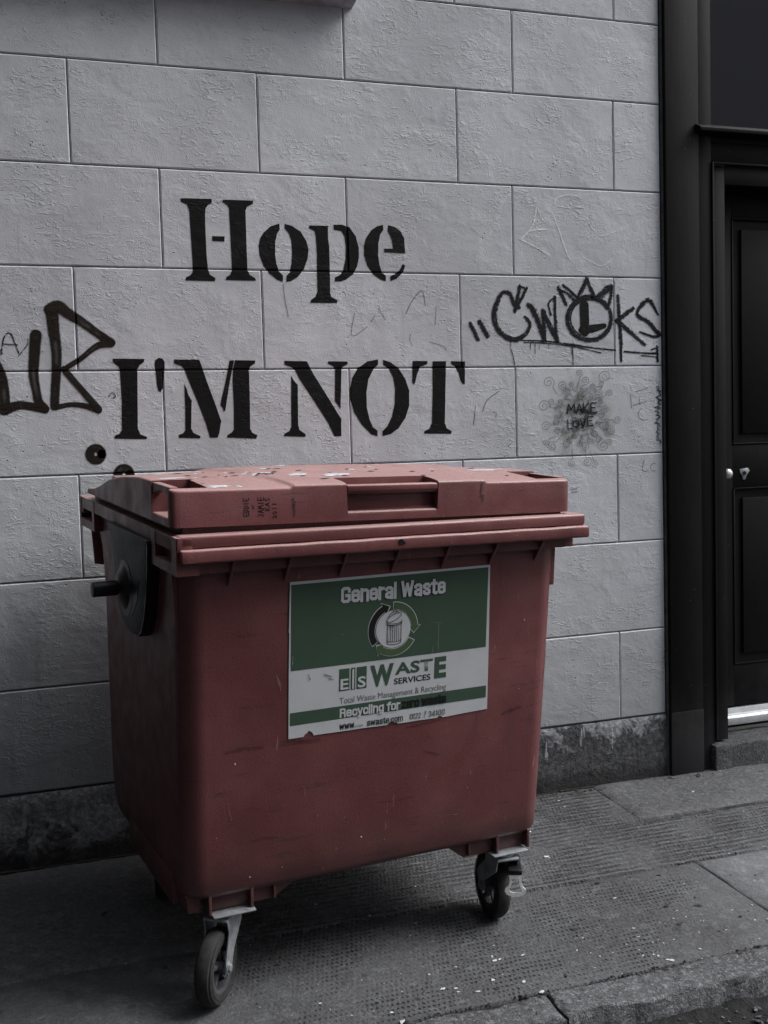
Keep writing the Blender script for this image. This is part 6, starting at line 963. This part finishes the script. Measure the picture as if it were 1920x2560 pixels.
# casters
def caster(cx, cy, ang, sx, sy, brake):
    """wheel centre (cx, cy), disc travels along direction ang (radians from +y towards -x... local), swivel plate at (sx, sy)"""
    d = Vector((math.sin(ang), math.cos(ang), 0)); ax = Vector((d.y, -d.x, 0))     # axle direction
    mw = Matrix((( d.x, 0, ax.x, cx), (d.y, 0, ax.y, cy), (0, 1, 0, .1), (0, 0, 0, 1)))   # local x -> d, y -> z, z -> axle
    bm = bmesh.new()
    for s in (-1, 1):
        # tapered fork cheek from plate to axle, in (along d, z) coordinates
        def fn(u, w, t_, s=s):
            return Vector((cx, cy, 0))+d*u+ax*(s*.031 if t_ == 0 else s*.0345)+Vector((0, 0, w))
        off = (Vector((sx, sy, 0))-Vector((cx, cy, 0))).dot(d); lat = (Vector((sx, sy, 0))-Vector((cx, cy, 0))).dot(ax)
        prof = [(off-.044, .228), (off+.050, .228), (off+.052, .195), (.040, .135), (.022, .094), (0, .080), (-.017, .092), (-.016, .12), (off-.034, .19)]
        b2 = bmesh.new()
        Av = [b2.verts.new(fn(u, w, 0)) for u, w in prof]; Bv = [b2.verts.new(fn(u, w, 1)) for u, w in prof]; n = len(prof)
        b2.faces.new(Av); b2.faces.new(Bv[::-1])
        for i in range(n): b2.faces.new((Av[i], Bv[i], Bv[(i+1) % n], Av[(i+1) % n]))
        bmesh.ops.recalc_face_normals(b2, faces=b2.faces); merge(bm, b2)
    # crown joining the cheeks
    b2 = bmesh.new(); add_box(b2, -.046, .046, -.0345, .0345, .222, .230, bev=.003)
    mcr = Matrix(((d.x, ax.x, 0, cx+d.x*off), (d.y, ax.y, 0, cy+d.y*off), (0, 0, 1, 0), (0, 0, 0, 1))); merge(bm, b2, None, mcr)
    add_cyl(bm, (cx+d.x*off, cy+d.y*off), .036, .228, .241, 'z', 28, bev=.002, r2=.044)
    add_box(bm, sx-.058, sx+.058, sy-.045, sy+.06, .2415, .2465, bev=.002)
    c = bmobj('caster', bm, M['zinc'], bin_, True, 35)
    bm = bmesh.new(); add_lathe(bm, [(.066, -.020), (.074, -.022), (.088, -.0215), (.0965, -.016), (.1, -.007), (.1, .007), (.0965, .016), (.088, .0215), (.074, .022), (.066, .020)], 48, mw)
    for rr_ in (.080, .090):
        for s in (-1, 1): add_lathe(bm, [(rr_-.001, s*.0215), (rr_, s*.0232), (rr_+.002, s*.0215)], 48, mw)
    bmobj('tyre', bm, M['rubber'], c, True, 35)
    bm = bmesh.new(); add_lathe(bm, [(.056, -.017), (.067, -.020), (.067, .020), (.056, .017)], 40, mw); add_lathe(bm, [(.008, -.026), (.018, -.026), (.018, .026), (.008, .026)], 24, mw)
    for k in range(5):
        b2 = bmesh.new(); add_box(b2, .014, .060, -.006, .006, -.012, .012, bev=.002); merge(bm, b2, None, mw @ Matrix.Rotation(k*2*math.pi/5+.3, 4, 'Z'))
    bmobj('wheel_rim', bm, M['wheel_grey'], c, True, 35)
    bm = bmesh.new(); 
    b2 = bmesh.new(); add_cyl(b2, (0, 0), .011, -.042, .042, 'z', 6, bev=.001); merge(bm, b2, None, mw)
    b2 = bmesh.new(); add_cyl(b2, (0, 0), .015, -.037, .037, 'z', 20); merge(bm, b2, None, mw); bmobj('axle_bolt', bm, M['zinc'], c, True, 35)
    if brake:
        # steel pedal hanging over the front of the wheel: a loop with a flared foot
        P = Vector((cx, cy, 0))+Vector((brake[0], brake[1], 0)); u = Vector((ca*0+math.cos(brake[2]), math.sin(brake[2]), 0)); f_ = Vector((-u.y, u.x, 0))*-1
        bm = bmesh.new()
        def q(a, h, o_): return P+u*a+Vector((0, 0, h))+f_*o_
        outer = [(-.018, .196), (.018, .196), (.0175, .183), (.0175, .172), (.021, .162), (.030, .155), (.031, .148), (.024, .141), (.008, .136), (-.012, .136), (-.026, .142), (-.031, .150), (-.029, .158), (-.020, .165), (-.0165, .174), (-.0165, .184)]
        inner = [(-.011, .182), (.011, .182), (.0105, .177), (.0105, .170), (.0145, .160), (.0175, .154), (.0165, .150), (.013, .148), (.004, .146), (-.008, .146), (-.015, .149), (-.0175, .152), (-.0165, .157), (-.0125, .165), (-.010, .172), (-.0105, .178)]
        def of(h): return .0+(.196-h)*.35
        n = len(outer); rings = []
        for pts, t_ in ((outer, .004), (outer, 0), (inner, 0), (inner, .004)): rings.append([bm.verts.new(q(a, h, of(h)+(t_ if t_ else -.002))) for a, h in pts])
        for A, B2 in zip(rings, rings[1:]+rings[:1]):
            for i in range(n): bm.faces.new((A[i], A[(i+1) % n], B2[(i+1) % n], B2[i]))
        bmobj('brake_pedal', bm, M['bright'], c, True, 40)
        bm = bmesh.new(); b2 = bmesh.new(); add_box(b2, -.020, .020, -.115, .006, .190, .206, bev=.004); mm = Matrix(((u.x, f_.x, 0, P.x), (u.y, f_.y, 0, P.y), (0, 0, 1, 0), (0, 0, 0, 1))); merge(bm, b2, None, mm)
        bmobj('brake_housing', bm, M['black_plastic'], c, True, 40)
M['wheel_grey'] = mat_flat('grey_wheel_plastic', (.045, .045, .052), .6, .3, 40)
caster(-.478, .118, R(35)+th, -.432, .135, None)
caster(.424, .215, R(10), .412, .135, (-.015, -.150, -.5))
caster(-.43, .78, R(20), -.42, .82, None)
caster(.38, .78, R(-30), .39, .82, None)

# ------------------------------------------------------------------ sticker on the bin front
def SP(u, v, off):                     # sticker coordinates (metres, origin lower-left) -> bin local
    z = .6913+v*.9987; x = -.2844+u
    return (x, fy(z)-.0035-off, z)
def poly(name, pts, mat, off, par):
    bm = bmesh.new(); bm.faces.new([bm.verts.new(SP(u, v, off)) for u, v in pts]).normal_update(); bmesh.ops.triangulate(bm, faces=bm.faces, ngon_method='EAR_CLIP')
    for f in bm.faces:
        f.normal_update()
        if f.normal.y > 0: f.normal_flip()
    return bmobj(name, bm, mat, par, normals=False)
def polys(name, lst, mat, off, par):
    bm = bmesh.new()
    for i, pts in enumerate(lst): 
        bm.faces.new([bm.verts.new(SP(u, v, off)) for u, v in pts])
    bmesh.ops.triangulate(bm, faces=bm.faces, ngon_method='EAR_CLIP')
    for f in bm.faces:
        f.normal_update()
        if f.normal.y > 0: f.normal_flip()
    return bmobj(name, bm, mat, par, normals=False)
torn = [(.002, .4195), (.594, .4185), (.598, .2), (.600, .004), (.53, .002), (.457, -.001), (.452, .004), (.446, .005), (.438, 0), (.38, .001), (.318, .0005), (.314, .005), (.306, .006), (.299, .009), (.290, .006), (.285, .001), (.22, .003), (.153, .003), (.10, .004), (.071, .004), (.067, .012), (.0615, .016), (.057, .019), (.051, .012), (.046, .011), (.043, .004), (.0, .004), (.0, .2), (.001, .285), (-.001, .29), (.0, .30)]
# sticker body: a thin closed sheet on the plastic
bm = bmesh.new(); A = [bm.verts.new(SP(u, v, 0)) for u, v in torn]; Bv = [bm.verts.new(SP(u, v, -.003)) for u, v in torn]
bm.faces.new(A).normal_update(); n = len(A)
for i in range(n): bm.faces.new((A[i], Bv[i], Bv[(i+1) % n], A[(i+1) % n]))
bmesh.ops.triangulate(bm, faces=[f for f in bm.faces if len(f.verts) > 4], ngon_method='EAR_CLIP')
stk = bmobj('sticker', bm, M['white_print'], bin_); stk['label'] = 'green and white General Waste sticker with torn lower edge'
rect = lambda a, b, c, d: [(a, c), (b, c), (b, d), (a, d)]
poly('printed_panel', rect(.0055, .5885, .186, .4125), M['green_print'], .0005, stk)
poly('printed_band', rect(.004, .594, .039, .0735), M['green_print'], .0005, stk)
def text(s, u0, u1, v0, h, mat, off, bold=0, xh=0, sp=1.0, name='lettering'):
    cu = bpy.data.curves.new('t', 'FONT'); cu.body = s; cu.offset = bold; cu.space_character = sp; cu.resolution_u = 3; cu.fill_mode = 'BOTH'
    ob_ = bpy.data.objects.new('t', cu); COL.objects.link(ob_); dg = bpy.context.evaluated_depsgraph_get(); dg.update()
    me = bpy.data.meshes.new_from_object(ob_.evaluated_get(dg)); bpy.data.objects.remove(ob_); me.name = name
    if xh:
        cap = max(v.co.y for v in me.vertices)-bold; x_ = .74*cap
        for v in me.vertices:
            y = v.co.y
            if 0 < y: v.co.y = y/x_*(.84*cap) if y < x_ else .84*cap+(y-x_)/(cap-x_)*(.16*cap)
    co = np.array([v.co[:] for v in me.vertices]); xa, xb = co[:, 0].min(), co[:, 0].max(); zt = co[:, 1].max(); zb = -bold if bold > 0 else 0
    for v in me.vertices:
        u = u0+(v.co.x-xa)/(xb-xa)*(u1-u0); w = v0+(v.co.y-zb)/(zt-zb)*h
        v.co = Vector(SP(u, w, off))
    bm = bmesh.new(); bm.from_mesh(me); bpy.data.meshes.remove(me)
    for f in bm.faces:
        f.normal_update()
        if f.normal.y > 0: f.normal_flip()
    return bmobj(name, bm, mat, stk, normals=False)
C0, R0, R1_ = (.2975, .2675), .0545, .0735
def arc_arrow(a0, a1, grow=0.0, r0=R0, r1=R1_):
    """ring segment clockwise from a0 to a1 (degrees) with a barbed head"""
    r0, r1 = r0-grow, r1+grow; gd = math.degrees(grow/.064); A0 = a0+gd; hb = a1+17; n = 18
    out = [(C0[0]+r1*math.cos(R(A0+(hb-A0)*i/n)), C0[1]+r1*math.sin(R(A0+(hb-A0)*i/n))) for i in range(n+1)]
    out.append((C0[0]+(r1+.0085+grow*.6)*math.cos(R(hb+gd*.6)), C0[1]+(r1+.0085+grow*.6)*math.sin(R(hb+gd*.6))))
    out.append((C0[0]+.064*math.cos(R(a1-gd*1.8)), C0[1]+.064*math.sin(R(a1-gd*1.8))))
    out.append((C0[0]+(r0-.0085-grow*.6)*math.cos(R(hb+gd*.6)), C0[1]+(r0-.0085-grow*.6)*math.sin(R(hb+gd*.6))))
    out += [(C0[0]+r0*math.cos(R(hb+(A0-hb)*i/n)), C0[1]+r0*math.sin(R(hb+(A0-hb)*i/n))) for i in range(n+1)]
    return out
circ = lambda c, r, n=40, ry=None: [(c[0]+r*math.cos(6.28318*i/n), c[1]+(ry or r)*math.sin(6.28318*i/n)) for i in range(n)]
for i, (a0, a1, m) in enumerate(((214, 100, 'black_print'), (90, -14, 'olive_print'), (-30, -140, 'olive_print'))):
    poly('arrow_outline', arc_arrow(a0, a1, .0014), M['white_print'], .0008+.0001*i, stk)
    poly('arrow', arc_arrow(a0, a1, -.0006), M[m], .0014+.0001*i, stk)
poly('disc', circ(C0, .0515), M['white_print'], .0020, stk)
# little drawing of a ribbed dustbin with its lid askew
def lines_(ls_, w, mat, off):
    q = []
    for pts in ls_:
        for (x0, y0), (x1, y1) in zip(pts, pts[1:]):
            L_ = math.hypot(x1-x0, y1-y0) or 1e-6; nx, ny = -(y1-y0)/L_*w/2, (x1-x0)/L_*w/2; ex2, ey2 = (x1-x0)/L_*w*.35, (y1-y0)/L_*w*.35
            q.append([(x0-ex2+nx, y0-ey2+ny), (x1+ex2+nx, y1+ey2+ny), (x1+ex2-nx, y1+ey2-ny), (x0-ex2-nx, y0-ey2-ny)])
    bm = bmesh.new()
    for i, p in enumerate(q): bm.faces.new([bm.verts.new(SP(u, v, off+.00002*i)) for u, v in p])
    for f in bm.faces:
        f.normal_update()
        if f.normal.y > 0: f.normal_flip()
    return bmobj('line_drawing', bm, mat, stk, normals=False)
def ell(cx, cy, rx, ry, a0, a1, rot=0, n=16):
    c, s = math.cos(R(rot)), math.sin(R(rot)); o = []
    for i in range(n+1):
        a = R(a0+(a1-a0)*i/n); u, v = rx*math.cos(a), ry*math.sin(a); o.append((cx+u*c-v*s, cy+u*s+v*c))
    return o
cx = .3; dl = [ell(cx, .238, .0205, .006, 180, 360), ell(cx, .231, .0205, .006, 180, 360), [(cx-.0205, .231), (cx-.0205, .282)], [(cx+.0205, .231), (cx+.0205, .286)], ell(cx, .284, .0225, .006, 175, 365), ell(cx, .288, .0225, .006, 150, 390),
      ell(cx-.001, .3, .024, .0085, 0, 360, 24), ell(cx-.001, .302, .018, .013, 15, 165, 24), [(cx-.006, .314), (cx-.003, .321), (cx+.004, .321), (cx+.005, .3135)], [(cx-.018, .279), (cx-.004, .277), (cx-.004, .273), (cx-.017, .275)]]
dl += [[(cx+k*.0062, .235), (cx+k*.0062, .277)] for k in (-2, -1, 0, 1, 2)]
lines_(dl, .0016, M['black_print'], .0024)
# heavy condensed lettering drawn stroke by stroke
GL = {'G': (.52, [[(.43,.70),(.43,.84),(.36,.925),(.17,.925),(.09,.84),(.09,.16),(.17,.075),(.36,.075),(.43,.16),(.43,.46),(.28,.46)]]),
 'e': (.46, [[(.09,.42),(.38,.42),(.38,.62),(.31,.705),(.16,.705),(.09,.62),(.09,.16),(.16,.075),(.31,.075),(.38,.14),(.38,.25)]]), 'n': (.46, [[(.08,0),(.08,.78)],[(.08,.60),(.16,.705),(.30,.705),(.38,.62),(.38,0)]]),
 'r': (.34, [[(.08,0),(.08,.78)],[(.08,.58),(.18,.70),(.29,.70)]]), 'a': (.46, [[(.09,.56),(.09,.63),(.16,.705),(.30,.705),(.37,.63),(.37,0)],[(.37,.42),(.18,.37),(.09,.29),(.09,.15),(.16,.075),(.27,.075),(.37,.18)]]),
 'l': (.17, [[(.08,0),(.08,1)]]), 'W': (.68, [[(.07,1),(.19,.06),(.33,.85),(.47,.06),(.60,1)]]), 's': (.45, [[(.36,.54),(.36,.63),(.29,.705),(.16,.705),(.09,.63),(.09,.52),(.36,.28),(.36,.15),(.29,.075),(.16,.075),(.09,.15),(.09,.25)]]),
 't': (.34, [[(.16,.95),(.16,.12),(.22,.07),(.31,.07)],[(.03,.72),(.30,.72)]]), 'R': (.52, [[(.09,0),(.09,.925),(.33,.925),(.42,.84),(.42,.58),(.33,.50),(.09,.50)],[(.33,.50),(.42,.42),(.43,0)]]),
 'c': (.45, [[(.38,.50),(.38,.62),(.31,.705),(.16,.705),(.09,.62),(.09,.16),(.16,.075),(.31,.075),(.38,.16),(.38,.28)]]), 'y': (.42, [[(.05,.78),(.20,.08)],[(.36,.78),(.18,-.13),(.05,-.15)]]), 'i': (.17, [[(.08,0),(.08,.78)],[(.08,.90),(.08,.98)]]),
 'g': (.46, [[(.38,.78),(.38,-.08),(.30,-.16),(.12,-.16)],[(.38,.62),(.30,.705),(.16,.705),(.09,.62),(.09,.18),(.16,.10),(.30,.10),(.38,.18)]]), 'f': (.32, [[(.15,0),(.15,.85),(.22,.93),(.31,.93)],[(.03,.72),(.29,.72)]]),
 'o': (.46, [[(.09,.62),(.16,.705),(.31,.705),(.38,.62),(.38,.16),(.31,.075),(.16,.075),(.09,.16),(.09,.62)]]), 'z': (.40, [[(.04,.705),(.33,.705),(.07,.075),(.36,.075)]]), 'w': (.62, [[(.06,.78),(.17,.06),(.30,.70),(.43,.06),(.54,.78)]]),
 'm': (.66, [[(.08,0),(.08,.78)],[(.08,.62),(.16,.705),(.24,.705),(.32,.62),(.32,0)],[(.32,.62),(.40,.705),(.49,.705),(.57,.62),(.57,0)]]), '.': (.16, [[(.07,.03),(.07,.11)]]), ' ': (.22, []),
 '0': (.46, [[(.09,.84),(.16,.925),(.31,.925),(.38,.84),(.38,.16),(.31,.075),(.16,.075),(.09,.16),(.09,.84)]]), '1': (.30, [[(.05,.80),(.17,.93),(.17,0)]]), '2': (.46, [[(.08,.72),(.10,.86),(.2,.925),(.33,.88),(.37,.76),(.34,.60),(.07,.08),(.39,.08)]]),
 '3': (.46, [[(.08,.80),(.12,.90),(.22,.925),(.36,.84),(.36,.62),(.2,.52),(.36,.42),(.36,.16),(.22,.075),(.08,.15)]]), '4': (.46, [[(.30,0),(.30,.95),(.05,.28),(.42,.28)]])}
def heavy(s_, u0, u1, v0, h, mat, off, wt=.165):
    tw_ = sum(GL[c][0] for c in s_); ls_ = []; x = 0
    sx = (u1-u0)/tw_
    for c in s_:
        for st in GL[c][1]: ls_.append([(u0+(x+a)*sx, v0+b*h) for a, b in st])
        x += GL[c][0]
    o = lines_(ls_, h*wt, mat, off); o.name = 'lettering'; return o
# company block
for a, b in ((.142, .1715), (.1755, .1885), (.1925, .2215)): poly('logo_box', rect(a, b, .1145, .1745), M['green_print'], .0006, stk)
text('E', .1455, .1685, .118, .029, M['white_print'], .0011, .02); text('I', .1795, .1845, .1165, .054, M['white_print'], .0011, .02); text('S', .1955, .2190, .118, .030, M['white_print'], .0011, .02)
text('W', .232, .302, .1135, .060, M['green_print'], .0006, .05); text('AST', .306, .4215, .139, .0335, M['green_print'], .0006, .03, sp=1.05); text('E', .427, .4635, .1140, .0605, M['green_print'], .0006, .05)
text('SERVICES', .3035, .4150, .113, .0165, M['black_print'], .0006, .015)
text('Total Waste Management & Recycling', .144, .4645, .0795, .0165, M['grey_print'], .0006, -.004)
heavy('Recycling for', .1435, .3235, .0425, .0235, M['white_print'], .0010, .20); heavy('zero waste', .3275, .4655, .0425, .0235, M['black_print'], .0010, .23)
heavy('www', .1445, .188, .0085, .0175, M['black_print'], .0008, .15); heavy('swaste.com', .2245, .333, .0078, .0170, M['black_print'], .0008, .15)
heavy('0122', .354, .389, .0075, .0160, M['grey_print'], .0008, .13); heavy('34100', .411, .4635, .0072, .0160, M['grey_print'], .0008, .13)
heavy('General Waste', .1425, .4535, .3530, .0405, M['black_print'], .0008, .26); heavy('General Waste', .1425, .4535, .3530, .0405, M['white_print'], .0016, .205)
# rubbed patches and nicks on the sticker
rub = [[[(.055, .170), (.059, .158)], [.007]], [[(.10, .165), (.118, .158)], [.012, .006]], [[(.114, .153), (.122, .150)], [.008]], [[(.399, .008), (.403, .024)], [.008, .010]], [[(.19, .012), (.21, .012)], [.01]], [[(.21, .05), (.225, .04)], [.008]]]
for i, q in enumerate(rub): ribbons('rubbed_dirt', [q], M['smear'], conf=False, mapf=lambda x, z: SP(x, z, .0016), step=.004, parent=stk, si0=i)
sc_ = [[[(.436, .19), (.4345, .268)], [.0016]], [[(.415, .272), (.448, .271)], [.0013]], [[(.419, .19), (.418, .205)], [.002]], [[(.009, .20), (.011, .225)], [.003]], [[(.148, .268), (.150, .268)], [.003]]]
for i, q in enumerate(sc_): ribbons('scratch', [q], M['faint'], conf=False, mapf=lambda x, z: SP(x, z, .0018), step=.004, parent=stk, si0=i)

# rubs and splashes of wear on the body front
def BF(x, z): return (x, fy(z)-.0023, z)
scf = [([(-.455, .684), (-.416, .689), (-.357, .683)], [.012, .02, .008]), ([(-.30, .690), (-.263, .685), (-.196, .682)], [.006, .014, .006]), ([(.06, .676), (.125, .68), (.164, .684)], [.006, .012, .005]),
       ([(.365, .672), (.395, .679), (.430, .686)], [.008, .02, .010]), ([(-.40, .432), (-.35, .434), (-.312, .431)], [.004, .009, .004]), ([(-.02, .476), (.04, .472), (.089, .473)], [.003, .008, .004]),
       ([(.505, .84), (.503, .79), (.499, .74)], [.010, .014, .006]), ([(.12, .60), (.16, .585)], [.006, .010])]
for i, (p, w) in enumerate(scf): ribbons('scuff', [[p, w]], M['scuff'], conf=False, mapf=BF, step=.004, wk=1.5, parent=body, si0=i)
for i, (p, w) in enumerate([([(-.318, .872), (-.309, .845), (-.306, .828)], [.004, .009, .003]), ([(-.24, .56), (-.235, .53)], [.003]), ([(.20, .40), (.23, .395)], [.003]), ([(-.45, .55), (-.44, .50)], [.0025]), ([(.44, .95), (.446, .88)], [.0025]), ([(.30, .62), (.34, .60)], [.002])]):
    ribbons('scratch', [[p, w]], M['pale_scratch'], conf=False, mapf=BF, step=.004, parent=body, si0=i)
def fleck(x, z, r, i):
    rg = random.Random(i); bm = bmesh.new(); n = 7; A = []
    for k in range(n): a = 6.28318*k/n; q = r*rg.uniform(.6, 1.2); A.append(bm.verts.new(BF(x+q*math.cos(a)*.8, z+q*math.sin(a))))
    c = bm.verts.new((x, fy(z)-.0035, z))
    for k in range(n): bm.faces.new((A[k], A[(k+1) % n], c))
    bmobj('fleck', bm, M['dropping'], body)
rg = random.Random(5)
for i, (x, z, r) in enumerate([(-.43, .65, .003), (-.39, .335, .0028), (-.30, .345, .0016), (-.07, .385, .0035), (.0, .365, .0015), (.43, .94, .003), (.42, .74, .0015), (.35, .60, .0012), (-.48, .46, .0015), (.26, .47, .0016), (-.2, .47, .0014), (.44, 1.06, .0016)]): fleck(x, z, r, i)
# trodden white splashes and gum on the paving
def ground_splash(bm, x, y, r, i, z0=.0012):
    rg = random.Random(i); n = 11; A = []; asp = rg.uniform(.9, 1.9); rot = rg.uniform(-.5, .9)
    for k in range(n):
        a = 6.28318*k/n; q = r*rg.uniform(.55, 1.25); u, v = q*math.cos(a)*asp, q*math.sin(a)*.9
        px, py = x+u*math.cos(rot)-v*math.sin(rot), y+u*math.sin(rot)+v*math.cos(rot); A.append(bm.verts.new((px, py, gz(py)+z0)))
    c = bm.verts.new((x, y, gz(y)+z0+r*.22))
    for k in range(n): bm.faces.new((A[k], A[(k+1) % n], c))
GS_ = [(1.322, -1.102, 9), (1.338, -1.100, 6), (1.409, -1.101, 5), (1.122, -1.106, 5), (1.161, -1.197, 7), (1.16, -1.215, 5), (1.129, -1.187, 8), (1.21, -1.232, 6), (1.348, -1.23, 8), (1.273, -1.193, 8), (1.785, -1.275, 8), (1.775, -1.268, 5), (1.755, -1.229, 4), (1.762, -1.241, 5), (1.948, -1.387, 9), (1.771, -1.126, 6), (1.785, -1.076, 6), (1.782, -.533, 10), (1.206, -1.095, 4), (1.746, -.847, 3), (1.93, -1.065, 4), (.961, -1.247, 5), (.972, -1.295, 9), (1.371, -1.293, 8), (.80, -1.14, 5), (.62, -.9, 4), (.35, -.75, 4), (2.6, -.2, 6), (2.42, -.16, 7)]
bm = bmesh.new()
for i, (x, y, r) in enumerate(GS_): ground_splash(bm, x, y, r*.0008, 300+i, .003 if y < -1.3 else .0022)
tag(bmobj('pale_litter', bm, M['dropping'], smooth=True), 'white trodden specks and droppings scattered on the paving near the kerb', 'litter', kind='stuff')
def blot(x, y, r, label, i):
    bm = bmesh.new(); ground_splash(bm, x, y, r, i, .0018); tag(bmobj('chewing_gum', bm, M['gum'], smooth=True), label, 'gum', 'trodden gum spots on the paving')
M['gum'] = mat_flat('trodden_gum', (.022, .022, .022), .8, .3, 60)
for i, (x, y, r, l) in enumerate([(.33, -.42, .012, 'dark gum spot on the shaded paving left of the bin'), (1.93, -1.10, .010, 'dark gum spot on the plain slab right of the pale splashes'), (1.62, -1.02, .009, 'dark gum spot on the dimpled slab in front of the braked wheel'), (2.05, -1.02, .012, 'dark gum spot on the plain slab nearest the pale slab')]): blot(x, y, r, l, 500+i)
